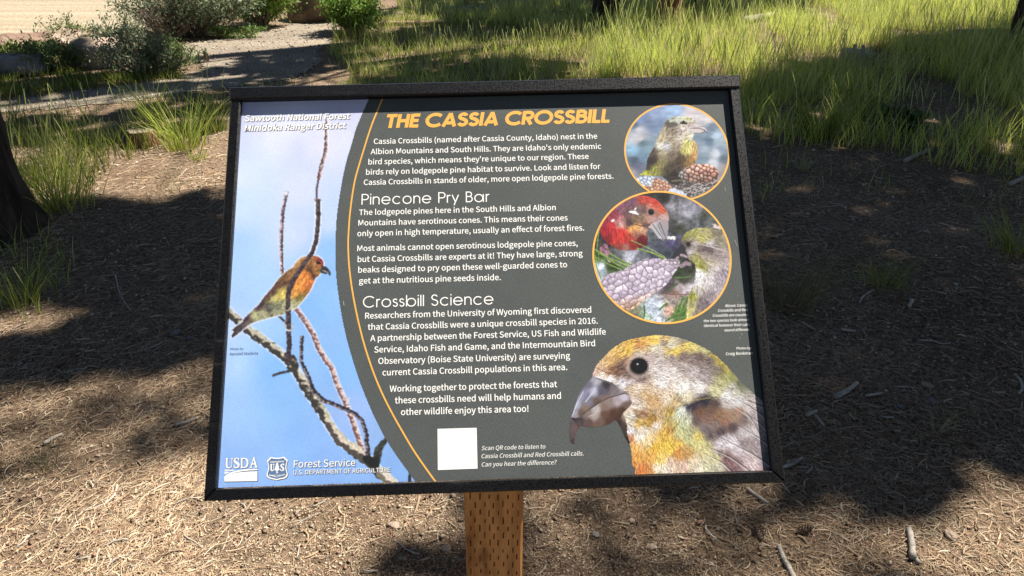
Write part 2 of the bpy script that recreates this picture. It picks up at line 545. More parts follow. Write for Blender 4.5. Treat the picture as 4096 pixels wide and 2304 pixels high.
bk = [(0.30, 0.12, -0.030), (0.53, 0.12, -0.030), (0.53, 0.50, -0.030), (0.30, 0.50, -0.030)]
bv = [(x, y, z_) for z_ in (-0.026, -0.0065) for x, y, _ in bk]
poly_obj('mounting_plate', bv, [(3, 2, 1, 0), (0, 1, 5, 4), (1, 2, 6, 5), (2, 3, 7, 6), (3, 0, 4, 7), (4, 5, 6, 7)], M_FRAME, SB)

# ------------------------------------------------------------------ printed pictures: a small painter
class Canvas:
    """colour grid in the coordinates of one enlarged view; becomes a flat coloured sheet of the print"""
    def __init__(s, cv, x0, y0, x1, y1, step):
        s.cv, s.x0, s.y0, s.step = cv, x0, y0, step
        s.w = int((x1 - x0) / step) + 1; s.h = int((y1 - y0) / step) + 1
        s.X, s.Y = np.meshgrid(x0 + np.arange(s.w) * step, y0 + np.arange(s.h) * step)
        s.C = np.zeros((s.h, s.w, 3)); s.M = np.zeros((s.h, s.w), bool)

    def mask(s, poly, wob=0, ws=30):
        X, Y = s.X, s.Y
        if wob:
            X = X + (fbm(X / ws, Y / ws, 11, 3) - 0.45) * 2 * wob; Y = Y + (fbm(X / ws, Y / ws, 23, 3) - 0.45) * 2 * wob
        return inpoly(X, Y, poly)

    def field(s, m, pts, power=3.0):
        """blend hand-picked colours at hand-picked places"""
        P = np.array([(p[0], p[1]) for p in pts], float); Cc = np.array([p[2:] for p in pts], float)
        x = s.X[m]; y = s.Y[m]
        d = (x[:, None] - P[None, :, 0]) ** 2 + (y[:, None] - P[None, :, 1]) ** 2
        w = 1 / (d + 150.0) ** (power / 2)
        s.C[m] = (w @ Cc) / w.sum(1)[:, None]

    def mul(s, m, f):
        s.C[m] = s.C[m] * np.asarray(f)[..., None]

    def grain(s, m, sx, sy, amt, seed=0, ang=None):
        x = s.X[m]; y = s.Y[m]
        if ang is not None:
            ca, sa = math.cos(ang), math.sin(ang)
            x, y = x * ca + y * sa, -x * sa + y * ca
        s.mul(m, 1 + amt * (fbm(x / sx, y / sy, seed, 3) - 0.44) * 2.6)

    def stroke(s, pts, width, col, mott=0.0, seed=0, alt=None, edge=0.0, light=None):
        pts = np.asarray(pts, float); ws = np.broadcast_to(np.asarray(width, float), (len(pts),))
        best = np.full(s.X.shape, 9.0); sd = np.zeros(s.X.shape)
        for i in range(len(pts) - 1):
            a, b_ = pts[i], pts[i + 1]; v = b_ - a; L2 = v @ v + 1e-9
            t = np.clip(((s.X - a[0]) * v[0] + (s.Y - a[1]) * v[1]) / L2, 0, 1)
            dx = s.X - a[0] - t * v[0]; dy = s.Y - a[1] - t * v[1]
            w = (ws[i] * (1 - t) + ws[i + 1] * t) / 2
            if edge: w = w * (1 + edge * (vnoise(s.X / (ws[i] * 0.35), s.Y / (ws[i] * 0.35), seed) - 0.5) * 2)
            d = np.hypot(dx, dy) / np.maximum(w, 1e-6)
            up = d < best
            side = (dx * v[1] - dy * v[0]) / math.sqrt(L2) / np.maximum(w, 1e-6)
            sd = np.where(up, side, sd); best = np.minimum(best, d)
        m = best < 1
        c = np.array(col, float) * np.ones((m.sum(), 3))
        if alt is not None:
            q = fbm(s.X[m] / (ws.mean() * 0.55), s.Y[m] / (ws.mean() * 0.3), seed + 5, 3)
            q = q + (sd[m] * light if light else 0)
            k = np.clip((q - 0.42) * 7, 0, 1)[:, None]
            c = c * (1 - k) + np.array(alt, float) * k
        if mott:
            c = c * (1 + mott * (fbm(s.X[m] / 6, s.Y[m] / 6, seed + 9, 2) - 0.4)[:, None] * 2)
        s.C[m] = c
        return m

    def feathers(s, m, dirf, n, ln, dark, light, seed=0, wd=1):
        """many short hairs following a direction field, darker and lighter than what lies under them"""
        r = np.random.default_rng(seed)
        ys_, xs_ = np.nonzero(m)
        k = r.integers(0, len(xs_), n)
        x = s.X[ys_[k], xs_[k]]; y = s.Y[ys_[k], xs_[k]]
        P = np.array([(p[0], p[1]) for p in dirf], float); A = np.radians([p[2] for p in dirf])
        d = (x[:, None] - P[None, :, 0]) ** 2 + (y[:, None] - P[None, :, 1]) ** 2
        w = 1 / (d + 400.0) ** 1.5
        a = np.arctan2((w * np.sin(A)).sum(1), (w * np.cos(A)).sum(1)) + r.normal(0, 0.16, n)
        L = ln * r.uniform(0.5, 1.4, n)
        f = np.where(r.random(n) < 0.52, 1 - dark * r.uniform(0.4, 1, n), 1 + light * r.uniform(0.4, 1, n))
        cur = r.normal(0, 0.012, n)
        nst = int(ln * 1.4 / s.step) + 2
        base = s.C.copy()
        src = base[ys_[k], xs_[k]]
        for i in range(nst):
            q = i / (nst - 1)
            aa = a + cur * i
            xx = x + np.cos(aa) * L * q; yy = y + np.sin(aa) * L * q
            for o in range(wd):
                ix = np.clip(((xx - s.x0) / s.step + o * np.abs(np.sin(aa))).astype(int), 0, s.w - 1); iy = np.clip(((yy - s.y0) / s.step + o * np.abs(np.cos(aa))).astype(int), 0, s.h - 1)
                ok = m[iy, ix]
                al = (1 - q * 0.6)
                s.C[iy[ok], ix[ok]] = s.C[iy[ok], ix[ok]] * (1 - al) + (0.5 * src[ok] + 0.5 * base[iy[ok], ix[ok]]) * f[ok][:, None] * al

    def cells(s, m, n, sx, sy, edge, cols, seed=0, ang=0.0, ew=0.12, shade=0.3):
        """cone scales: irregular cells with dark joints"""
        r = np.random.default_rng(seed)
        x = s.X[m]; y = s.Y[m]
        ca, sa = math.cos(ang), math.sin(ang)
        x = x + sx * 0.8 * (fbm(x / sx * 0.8, y / sy * 0.8, seed + 31, 3) - 0.45); y = y + sy * 0.8 * (fbm(x / sx * 0.8 + 9, y / sy * 0.8, seed + 37, 3) - 0.45)
        u = (x * ca + y * sa) / sx; v = (-x * sa + y * ca) / sy
        iu = np.floor(u); iv = np.floor(v)
        F1 = np.full(u.shape, 9.0); F2 = np.full(u.shape, 9.0); H = np.zeros(u.shape); DV = np.zeros(u.shape)
        for du in (-1, 0, 1):
            for dv in (-1, 0, 1):
                cu = iu + du; cvv = iv + dv
                pu = cu + 0.5 + (hash2(cu, cvv, seed) - 0.5) * 0.5 + 0.5 * (cvv % 2) - 0.25; pv_ = cvv + 0.5 + (hash2(cu, cvv, seed + 3) - 0.5) * 0.5
                d = np.hypot(u - pu, v - pv_)
                cl = d < F1
                F2 = np.where(cl, F1, np.minimum(F2, d)); H = np.where(cl, hash2(cu, cvv, seed + 8), H); DV = np.where(cl, v - pv_, DV); F1 = np.where(cl, d, F1)
        c = np.array(cols, float)
        q = (H * (len(c) - 1)); i0 = np.floor(q).astype(int); i1 = np.minimum(i0 + 1, len(c) - 1); t = (q - i0)[:, None]
        base = c[i0] * (1 - t) + c[i1] * t
        base = base * (1 - shade * np.clip(DV * 1.6, -1, 1))[:, None]
        k = np.clip((F2 - F1) / ew, 0, 1)[:, None]
        s.C[m] = np.array(edge, float) * (1 - k) + base * k

    def blur(s, m=None, it=1):
        for _ in range(it):
            P = np.pad(s.C, ((1, 1), (1, 1), (0, 0)), 'edge')
            B = (P[:-2, 1:-1] + P[2:, 1:-1] + P[1:-1, :-2] + P[1:-1, 2:] + 2 * s.C) / 6
            if m is None: s.C = B
            else: s.C[m] = B[m]

    def build(s, name, z, label, mat=None, rect=True):
        M = s.M
        ok = M[:-1, :-1] & M[1:, :-1] & M[:-1, 1:] & M[1:, 1:]
        id_ = np.arange(M.size).reshape(M.shape)
        F = np.stack([id_[:-1, :-1], id_[1:, :-1], id_[1:, 1:], id_[:-1, 1:]], -1)[ok]
        used = np.unique(F); re = -np.ones(M.size, int); re[used] = np.arange(len(used))
        px, py = s.cv(s.X.ravel()[used], s.Y.ravel()[used])
        u, v = pan(px, py)
        u = np.clip(u, 0.0005, PW - 0.0005); v = np.clip(v, 0.0015, PH + 0.008)
        col = alb(np.clip(s.C.reshape(-1, 3)[used], 4, 255))
        o = mesh_obj(name, np.stack([u, v, np.full(len(u), z)], -1), re[F], mat or M_PRINT, PANEL, col)
        if label: o['label'] = label
        return o


def arc(cx, cy, r, a0, a1, n=12):
    return [(cx + r * math.cos(math.radians(a0 + (a1 - a0) * i / n)), cy + r * math.sin(math.radians(a0 + (a1 - a0) * i / n))) for i in range(n + 1)]

# --- 1: the tall sky picture on the left with its branches and the perched bird
edge = [(1533, 300), (1480, 390), (1459, 435), (1425, 516), (1407, 580), (1388, 640), (1372, 712), (1357, 800), (1348, 870), (1344, 939), (1342.5, 1000), (1343, 1055), (1346, 1100), (1351, 1150), (1360, 1215), (1371, 1278), (1389, 1359), (1416, 1453), (1438, 1520), (1466, 1592), (1497, 1664), (1533, 1736), (1567, 1792), (1600, 1840), (1640, 1895), (1668, 1933), (1690, 1975)]
ed = np.array(edge, float)
yy = np.arange(300, 1976, 6.0)
ex_ = np.interp(yy, ed[:, 1], ed[:, 0])
for _ in range(6):
    ex_[1:-1] = (ex_[:-2] + ex_[2:] + 2 * ex_[1:-1]) / 4
C1 = Canvas(lambda x, y: (x, y), 856, 372, 1690, 1972, 2.6)
C1.M = C1.X < np.interp(C1.Y, yy, ex_)
full = np.ones_like(C1.M)
C1.field(full, [(980, 400, 200, 203, 235), (1400, 400, 208, 208, 238), (1100, 500, 222, 224, 246), (1300, 560, 222, 222, 246), (960, 700, 208, 220, 248), (960, 820, 190, 213, 248), (1200, 760, 210, 217, 246), (960, 1000, 165, 203, 248), (1180, 930, 200, 213, 246), (1310, 880, 188, 207, 246), (1325, 1000, 140, 188, 244), (1310, 1120, 135, 185, 243), (1000, 1150, 165, 203, 246), (900, 1300, 180, 208, 250), (1250, 1230, 128, 182, 240), (930, 1450, 165, 200, 246), (1100, 1480, 128, 183, 242), (1150, 1600, 132, 184, 240), (1380, 1480, 128, 182, 242), (930, 1650, 150, 190, 242), (1200, 1750, 130, 178, 238), (1400, 1650, 150, 182, 238), (950, 1880, 138, 178, 238), (1300, 1860, 128, 172, 232), (1560, 1860, 130, 176, 236), (1480, 1740, 140, 178, 232)], 2.6)
C1.grain(full, 5, 5, 0.025, 4)
C1.grain(full, 120, 120, 0.03, 8)
halo = (205, 222, 248)
B1 = [(1306, 478), (1304, 517), (1304, 585), (1298, 624), (1287, 658), (1276, 709)]
B1b = [(1276, 705), (1268, 750), (1267, 792)]
B1c = [(1272, 806), (1273, 872), (1268, 936), (1264, 965), (1248, 1012), (1210, 1064), (1176, 1116), (1157, 1157), (1152, 1191), (1152, 1243), (1154, 1278), (1155, 1316), (1157, 1364), (1154, 1440)]
B2 = [(1146, 769), (1138, 810), (1131, 850), (1125, 936), (1125, 1000), (1126, 1036), (1129, 1100)]
B3 = [(900, 1235), (952, 1283), (986, 1316), (1038, 1352), (1090, 1390), (1135, 1425), (1169, 1462), (1201, 1511), (1241, 1579), (1282, 1637), (1318, 1700), (1362, 1763), (1421, 1803), (1479, 1848), (1524, 1893), (1569, 1935), (1600, 1965)]
B4 = [(1180, 1228), (1196, 1250), (1221, 1285), (1255, 1340), (1273, 1392), (1300, 1435), (1327, 1471), (1349, 1538), (1380, 1606), (1412, 1686), (1434, 1754), (1450, 1806)]
B5 = [(1208, 1350), (1205, 1400), (1206, 1449), (1232, 1507), (1255, 1565), (1291, 1601), (1353, 1624), (1412, 1651), (1448, 1680), (1464, 1731), (1472, 1830)]
pts_w = lambda a: (np.array(a, float))
C1.stroke(B4, 27, halo); C1.stroke(B2, 19, halo); C1.stroke(B1, 20, (235, 235, 248)); C1.stroke(B1c[:5], 28, (225, 232, 248)); C1.stroke(B3, 46, (190, 212, 245))
dk = (62, 50, 54)
C1.stroke([(1110, 1258), (1141, 1288), (1152, 1300)], 9, (80, 62, 62), 0.3, 1)
C1.stroke([(1093, 1502), (1120, 1492), (1156, 1485)], 10, (52, 50, 58), 0.3, 2, (90, 85, 90))
C1.stroke(B4, 21, (120, 88, 88), 0.3, 3, (222, 190, 180), 0.25, 0.25)
C1.stroke(B3, [30, 32, 34, 36, 36, 36, 38, 38, 38, 40, 40, 42, 44, 44, 44, 46, 46], (66, 62, 58), 0.35, 5, (200, 190, 165), 0.3, 0.33)
C1.stroke([(1318, 1700), (1362, 1763), (1421, 1803), (1479, 1848)], [30, 38, 42, 36], (84, 76, 70), 0.3, 6, (214, 198, 176), 0.25, 0.5)
C1.stroke([(1524, 1893), (1569, 1935), (1600, 1965)], [40, 46, 48], (120, 112, 96), 0.3, 61, (228, 214, 196), 0.2, 0.5)
C1.stroke([(1506, 1846), (1513, 1800), (1530, 1775), (1556, 1745)], [34, 28, 22, 14], (44, 46, 46), 0.25, 7, (80, 80, 70), 0.2)
C1.stroke(B5, [15, 15, 15, 17, 18, 18, 17, 17, 17, 17, 20], (54, 46, 52), 0.3, 8, (140, 130, 135), 0.3, -0.25)
C1.stroke([(1388, 1612), (1398, 1592)], [12, 4], (215, 200, 195))
C1.stroke([(1465, 1835), (1490, 1850), (1500, 1862)], [30, 40, 34], (38, 40, 40), 0.2, 9)
C1.stroke([(1150, 1420), (1168, 1440), (1180, 1462)], [30, 34, 30], (60, 56, 52), 0.4, 10, (120, 110, 95), 0.3)
C1.stroke([(1640, 1885), (1638, 1945)], 12, (50, 50, 60))
C1.stroke(B2, 14, (78, 62, 68), 0.4, 11, (205, 180, 180), 0.25, -0.3)
C1.stroke([(1146, 768), (1145, 778)], 9, (225, 225, 235))
C1.stroke(B1, [5, 9, 14, 14, 15, 15], (92, 66, 66), 0.4, 12, (205, 176, 172), 0.2, 0.2)
C1.stroke(B1b, 8, (96, 74, 72), 0.2, 13)
C1.stroke([(1262, 799), (1280, 801)], 11, (150, 128, 124), 0.3)
# the bird, in its own enlarged view
zb = lambda x, y: (900 + np.asarray(x, float) / 2.898, 950 + np.asarray(y, float) / 2.898)
Bp = [(205, 955), (300, 860), (390, 780), (450, 690), (540, 590), (620, 480), (700, 400), (790, 340), (830, 280), (880, 235), (950, 215), (1020, 208), (1080, 220), (1120, 250), (1142, 290), (1145, 330), (1110, 410), (1085, 445), (1050, 470), (1030, 520), (1000, 590), (970, 640), (920, 710), (850, 790), (780, 840), (700, 880), (600, 910), (480, 940), (380, 970), (300, 1000), (240, 1040), (150, 1120), (85, 1162), (72, 1135), (110, 1085), (75, 1075), (130, 1030), (210, 975)]
tr = lambda P: [(float(zb(x, y)[0]), float(zb(x, y)[1])) for x, y in P]
C1.stroke(tr(Bp + Bp[:1]), 8, (222, 230, 248))
mb = C1.mask(tr(Bp), 1.2, 6)
ctrl = [(700, 450, 135, 95, 62), (600, 550, 98, 68, 56), (500, 680, 88, 60, 58), (760, 400, 150, 110, 70), (820, 340, 175, 130, 80), (660, 500, 120, 85, 58), (400, 800, 72, 52, 60), (250, 930, 66, 46, 64), (150, 1080, 78, 68, 68), (100, 1130, 60, 50, 52), (560, 640, 84, 58, 56), (700, 540, 90, 62, 56), (880, 270, 200, 145, 78), (940, 240, 180, 120, 65), (1000, 250, 190, 135, 72), (1060, 235, 170, 90, 60), (1110, 260, 150, 55, 60), (1040, 300, 180, 128, 72), (1060, 400, 175, 122, 62), (1000, 370, 110, 74, 48), (1040, 450, 84, 54, 48), (950, 440, 244, 140, 48), (900, 500, 250, 156, 60), (850, 560, 240, 150, 55), (980, 520, 238, 128, 48), (820, 640, 228, 152, 60), (900, 600, 222, 132, 45), (960, 590, 215, 120, 50), (650, 650, 228, 205, 92), (720, 600, 225, 200, 95), (560, 700, 200, 192, 112), (880, 690, 120, 110, 55), (940, 650, 150, 110, 60), (850, 760, 165, 162, 112), (780, 800, 195, 190, 145), (650, 760, 140, 142, 105), (560, 800, 118, 118, 96), (600, 870, 150, 146, 116), (450, 870, 198, 193, 145), (350, 920, 190, 186, 132), (500, 820, 80, 76, 72), (300, 980, 112, 102, 88), (420, 930, 150, 150, 118), (640, 690, 200, 180, 90)]
C1.field(mb, [(*[float(q) for q in zb(p[0], p[1])], *p[2:]) for p in ctrl], 4.5)
C1.feathers(mb, [(*[float(q) for q in zb(x, y)], a) for x, y, a in [(300, 900, 140), (600, 600, 130), (900, 500, 115), (1000, 300, 150), (700, 800, 150), (900, 650, 130)]], 1500, 11, 0.45, 0.30, 3)
bk_ = C1.mask(tr([(1130, 325), (1180, 342), (1205, 375), (1224, 405), (1219, 460), (1207, 435), (1195, 418), (1160, 422), (1118, 412), (1100, 392), (1112, 350)]))
C1.C[bk_] = (58, 58, 64)
C1.stroke(tr([(1130, 380), (1165, 395), (1200, 408)]), 2.6, (205, 205, 190))
C1.stroke(tr([(1070, 290), (1095, 298)]), 10, (34, 26, 26))
C1.stroke(tr([(1010, 250), (960, 340), (1040, 450)]), 3.2, (92, 60, 48))
C1.stroke(tr([(950, 370), (1010, 410), (1040, 455)]), 5, (80, 55, 45), 0.3)
C1.stroke(B1c, [18, 18, 17, 17, 16, 19, 20, 20, 18, 20, 20, 20, 20, 22], dk, 0.4, 14, (96, 82, 84), 0.18, -0.1)
for P_ in ([(690, 740), (665, 800), (665, 835)], [(770, 735), (775, 790), (735, 845), (705, 850)], [(690, 975), (690, 1040), (735, 1080), (785, 1060), (790, 1000)]):
    C1.stroke(tr(P_), 4.4, (186, 180, 160), 0.3, 3)
C1.stroke(tr([(700, 1075), (760, 1082)]), 3, (232, 235, 240))
C1.blur()
C1.build('sky_photograph', 0.00008, 'printed picture of an orange and brown bird on a bare branch against a blue sky')

# --- 2: the big head of a crossbill
zg = zoomc(2240, 1300, 2.2465)
C2 = Canvas(zg, 70, 78, 1990, 1362, 4.0)
head = [(290, 465), (296, 425), (318, 375), (340, 340), (400, 275), (470, 208), (560, 152), (620, 130), (680, 117), (780, 97), (860, 88), (970, 95), (1080, 115), (1180, 150), (1260, 185), (1340, 225), (1400, 275), (1480, 345), (1560, 430), (1640, 520), (1700, 575), (1760, 630), (1850, 705), (1990, 820), (1990, 1362), (668, 1362), (672, 1290), (645, 1262), (640, 1150), (625, 1050), (606, 990), (600, 900), (582, 830), (560, 780), (600, 640), (470, 520)]
mh = C2.mask(head, 7, 16)
chin = C2.mask([(500, 850), (560, 800), (600, 800), (640, 1000), (640, 1100), (600, 1045), (575, 1000), (548, 930), (515, 875)], 5, 14)
up = C2.mask([(300, 455), (250, 505), (200, 570), (160, 640), (128, 735), (104, 815), (88, 890), (81, 950), (86, 1010), (95, 1050), (112, 1074), (130, 1074), (136, 1030), (140, 990), (155, 950), (186, 905), (170, 850), (220, 800), (300, 745), (400, 690), (500, 650), (610, 635), (606, 606), (560, 580), (500, 548), (440, 520), (380, 498), (335, 482)])
low = C2.mask([(93, 835), (110, 832), (150, 838), (205, 815), (270, 762), (350, 705), (440, 660), (580, 620), (625, 640), (650, 700), (620, 740), (560, 800), (540, 860), (490, 862), (455, 885), (400, 907), (320, 922), (250, 920), (190, 908), (150, 886)])
C2.M = mh | chin | up | low
C2.field(chin, [(520, 870, 60, 45, 42), (590, 950, 70, 55, 50), (620, 1040, 50, 40, 40), (590, 820, 150, 130, 110)])
hc = [(400, 290, 226, 180, 110), (480, 200, 238, 192, 92), (560, 180, 235, 180, 80), (640, 150, 238, 182, 60), (700, 180, 222, 140, 66), (760, 130, 232, 175, 70), (860, 110, 244, 204, 88), (950, 120, 228, 190, 110), (850, 150, 240, 190, 60), (930, 160, 170, 150, 130), (1100, 140, 160, 145, 120), (1020, 130, 200, 185, 150), (1000, 190, 215, 205, 180), (860, 200, 225, 215, 190), (1130, 190, 238, 200, 84), (1180, 170, 225, 205, 100), (1230, 205, 215, 196, 112), (1040, 238, 244, 204, 66), (980, 235, 225, 190, 90), (1300, 225, 190, 180, 120), (620, 220, 244, 188, 60), (540, 260, 238, 182, 80), (700, 230, 205, 170, 110), (450, 330, 215, 165, 90), (340, 400, 228, 182, 140), (320, 440, 220, 180, 160), (400, 350, 238, 192, 130), (470, 400, 140, 96, 66), (540, 380, 110, 80, 72), (500, 430, 120, 85, 60), (430, 430, 165, 112, 76), (390, 440, 230, 200, 170), (590, 340, 160, 120, 95), (600, 430, 140, 110, 95), (700, 260, 205, 185, 170), (800, 300, 190, 165, 160), (830, 360, 205, 190, 182), (640, 500, 200, 180, 178), (720, 480, 130, 108, 100), (620, 460, 120, 95, 85), (900, 250, 205, 185, 165), (1000, 300, 165, 146, 142), (1100, 280, 132, 110, 104), (1250, 280, 110, 88, 84), (1180, 310, 140, 120, 115), (1350, 320, 120, 102, 98), (1385, 270, 190, 165, 60), (1440, 330, 190, 165, 60), (1500, 390, 190, 170, 70), (1550, 450, 150, 148, 80), (1620, 530, 120, 124, 92), (1450, 400, 130, 118, 80), (1400, 400, 135, 120, 110), (1500, 470, 165, 160, 90), (900, 330, 200, 184, 178), (1000, 420, 222, 208, 202), (1200, 420, 196, 180, 176), (1100, 380, 180, 162, 156), (1300, 480, 170, 155, 152), (1300, 400, 150, 134, 130), (900, 420, 216, 202, 195), (900, 520, 240, 228, 220), (1100, 560, 245, 236, 226), (1250, 560, 240, 230, 222), (1450, 520, 185, 178, 120), (1550, 560, 195, 188, 170), (1400, 600, 216, 208, 150), (1500, 640, 225, 220, 216), (450, 480, 244, 234, 228), (360, 470, 235, 225, 222), (560, 520, 215, 206, 212), (700, 560, 234, 210, 186), (640, 580, 215, 185, 150), (760, 620, 214, 178, 126), (850, 580, 222, 190, 160), (850, 690, 204, 158, 100), (800, 660, 215, 170, 110), (950, 660, 225, 200, 168), (1050, 700, 215, 180, 120), (1000, 780, 190, 150, 60), (1150, 660, 225, 208, 170), (650, 700, 218, 198, 184), (720, 720, 225, 205, 180), (700, 800, 170, 130, 90), (760, 800, 170, 125, 90), (830, 840, 190, 140, 48), (790, 880, 200, 150, 50), (700, 880, 222, 176, 76), (870, 780, 215, 175, 125), (650, 820, 226, 214, 195), (640, 880, 215, 195, 170), (640, 950, 222, 214, 214), (760, 940, 238, 218, 195), (860, 900, 228, 205, 190), (700, 1000, 244, 230, 210), (640, 1010, 205, 130, 80), (660, 1100, 242, 175, 78), (800, 1050, 242, 205, 140), (700, 1200, 238, 162, 60), (660, 1240, 225, 140, 60), (750, 1300, 234, 128, 48), (850, 1100, 246, 184, 40), (820, 1180, 240, 170, 60), (930, 980, 238, 184, 60), (900, 1200, 246, 200, 88), (1000, 1100, 248, 200, 48), (950, 1060, 246, 195, 50), (1050, 1060, 235, 185, 60), (1060, 1150, 222, 146, 58), (1140, 1150, 196, 146, 72), (1000, 1240, 230, 190, 160), (960, 1300, 240, 215, 190), (880, 1290, 252, 226, 190), (1100, 1270, 225, 184, 160), (1200, 1230, 225, 202, 162), (1250, 1310, 235, 218, 190), (800, 1320, 236, 150, 70), (1000, 880, 200, 165, 80), (980, 940, 205, 150, 60), (1040, 830, 200, 198, 140), (1100, 900, 192, 197, 142), (1080, 980, 205, 200, 130), (1150, 1000, 190, 190, 132), (1230, 1060, 215, 205, 120), (1100, 760, 214, 216, 200), (1060, 800, 205, 210, 185), (1150, 850, 200, 200, 170), (1300, 1100, 215, 202, 132), (1400, 1200, 212, 202, 142), (1300, 1280, 215, 206, 162), (1420, 1290, 200, 190, 160), (1230, 1000, 228, 200, 88), (1190, 950, 180, 172, 120), (1200, 730, 60, 50, 60), (1160, 740, 90, 84, 95), (1300, 690, 50, 45, 55), (1380, 710, 90, 70, 66), (1250, 780, 122, 80, 56), (1350, 760, 112, 82, 66), (1450, 800, 152, 112, 80), (1400, 830, 144, 104, 74), (1550, 830, 160, 126, 98), (1480, 860, 150, 104, 80), (1300, 840, 130, 96, 80), (1400, 890, 140, 114, 106), (1220, 860, 100, 80, 78), (1450, 950, 88, 73, 74), (1350, 980, 112, 97, 96), (1300, 930, 120, 105, 105), (1550, 920, 92, 72, 72), (1650, 850, 128, 104, 98), (1600, 780, 170, 130, 105), (1600, 700, 210, 204, 202), (1500, 700, 190, 180, 175), (1700, 750, 196, 180, 175), (1720, 830, 170, 155, 150), (1700, 950, 200, 188, 184), (1640, 970, 190, 180, 175), (1550, 1050, 224, 212, 218), (1500, 1020, 190, 178, 180), (1650, 1050, 146, 128, 128), (1450, 1080, 215, 202, 208), (1750, 1100, 158, 140, 140), (1600, 1130, 200, 184, 188), (1500, 1200, 130, 90, 90), (1600, 1250, 148, 112, 112), (1680, 1200, 200, 178, 175), (1720, 1260, 222, 196, 190), (1780, 1300, 190, 160, 160), (1450, 1150, 150, 128, 118), (1550, 1300, 138, 98, 98), (1850, 950, 150, 140, 140), (1850, 1200, 120, 110, 115), (1850, 700, 160, 155, 155), (1950, 1000, 120, 112, 115), (1950, 1250, 100, 92, 96)]
C2.field(mh, hc, 3.9)
dirs = [(400, 300, -60), (560, 180, -35), (800, 120, -10), (1100, 150, 12), (1350, 260, 35), (1550, 450, 52), (470, 420, -10), (450, 500, -35), (700, 270, -10), (880, 300, 5), (1100, 300, 8), (1250, 330, 10), (1000, 450, 5), (1200, 550, 5), (1400, 600, 12), (1600, 650, 30), (1800, 750, 32), (700, 550, 15), (900, 620, 25), (800, 700, 50), (700, 830, 10), (700, 1000, 80), (680, 1200, 95), (900, 1100, 70), (1000, 850, 115), (1200, 1100, 50), (1100, 700, 140), (1400, 1250, 40), (1400, 750, 15), (1500, 900, 45), (1600, 1000, 50), (1700, 850, 40), (1500, 1150, 35), (1700, 1200, 50), (850, 1280, 85), (1150, 950, 60)]
C2.feathers(mh & ~up & ~low, dirs, 6000, 44, 0.30, 0.18, 5)
body = C2.mask([(1050, 900), (1500, 1100), (1990, 1200), (1990, 1362), (640, 1362), (640, 950), (900, 900)])
fine = mh & ~up & ~low & ~C2.mask([(1180, 700), (1700, 700), (1700, 950), (1250, 980)])
C2.feathers(fine, dirs, 12000, 20, 0.42, 0.26, 6)
for (ax, ay), (bx_, by_) in (((1700, 600), (1990, 760)), ((1650, 660), (1990, 850)), ((1560, 640), (1990, 960)), ((1560, 720), (1990, 1060)), ((1600, 900), (1990, 1180)), ((1420, 1000), (1990, 1330)), ((1330, 1090), (1720, 1320)), ((1330, 1170), (1560, 1330)), ((1650, 760), (1800, 1000))):
    for o_ in (0, 14):
        mid = ((ax + bx_) / 2 + 10, (ay + by_) / 2 - 20)
        P_ = [(ax, ay + o_), (mid[0], mid[1] + o_), (bx_, by_ + o_)]
        prev = C2.C.copy(); m_ = C2.stroke(P_, [3, 11, 14], (70, 58, 60) if o_ == 0 else (222, 214, 212)) & mh
        keep = ~m_ & True
        C2.C = np.where((m_ & mh)[..., None], 0.45 * prev + 0.55 * C2.C, prev)
# dark rim of the wing and the nostril patch
for P_, w_, c_ in (([(1155, 745), (1200, 715), (1260, 690), (1310, 680)], 22, (48, 42, 56)), ([(960, 850), (1010, 790), (1090, 720), (1180, 680), (1350, 655)], 7, (190, 165, 70)), ([(330, 385), (400, 420), (470, 445)], 12, (130, 90, 66)), ([(745, 790), (770, 805)], 20, (150, 90, 64)), ([(800, 840), (850, 800), (860, 870)], 10, (120, 80, 45))):
    prev = C2.C.copy(); m_ = C2.stroke(P_, w_, c_, 0.2, 3)
    C2.C = np.where(m_[..., None], 0.3 * prev + 0.7 * C2.C, prev)
C2.field(up, [(300, 470, 178, 172, 190), (250, 530, 128, 122, 142), (330, 500, 196, 192, 205), (420, 540, 70, 64, 74), (380, 600, 104, 98, 118), (480, 560, 130, 116, 120), (560, 560, 190, 176, 184), (500, 610, 142, 128, 130), (180, 640, 168, 164, 192), (230, 620, 150, 146, 176), (300, 600, 196, 196, 222), (260, 700, 140, 134, 150), (150, 730, 190, 190, 212), (130, 790, 176, 170, 186), (190, 780, 130, 104, 92), (240, 750, 150, 124, 104), (330, 690, 118, 96, 84), (105, 900, 104, 92, 98), (100, 1000, 106, 86, 86), (140, 920, 122, 94, 92), (120, 1050, 86, 70, 72), (170, 900, 110, 70, 62), (600, 620, 150, 130, 125), (400, 660, 150, 122, 112)], 4.0)
C2.grain(up, 60, 9, 0.12, 4, ang=-0.85); C2.mul(up, np.full(up.sum(), 0.86))
C2.field(low, [(580, 650, 215, 204, 218), (520, 690, 196, 176, 180), (600, 720, 130, 100, 88), (440, 700, 158, 136, 130), (330, 760, 205, 192, 188), (310, 820, 190, 170, 162), (250, 800, 150, 128, 120), (400, 800, 118, 82, 64), (480, 800, 98, 62, 46), (350, 880, 128, 96, 80), (260, 880, 112, 84, 78), (440, 870, 98, 66, 54), (520, 840, 90, 58, 44), (180, 870, 92, 76, 78), (120, 850, 70, 58, 64), (400, 740, 150, 120, 105), (560, 770, 92, 62, 50)], 4.0)
C2.grain(low, 16, 16, 0.08, 6); C2.mul(low, np.full(low.sum(), 0.88))
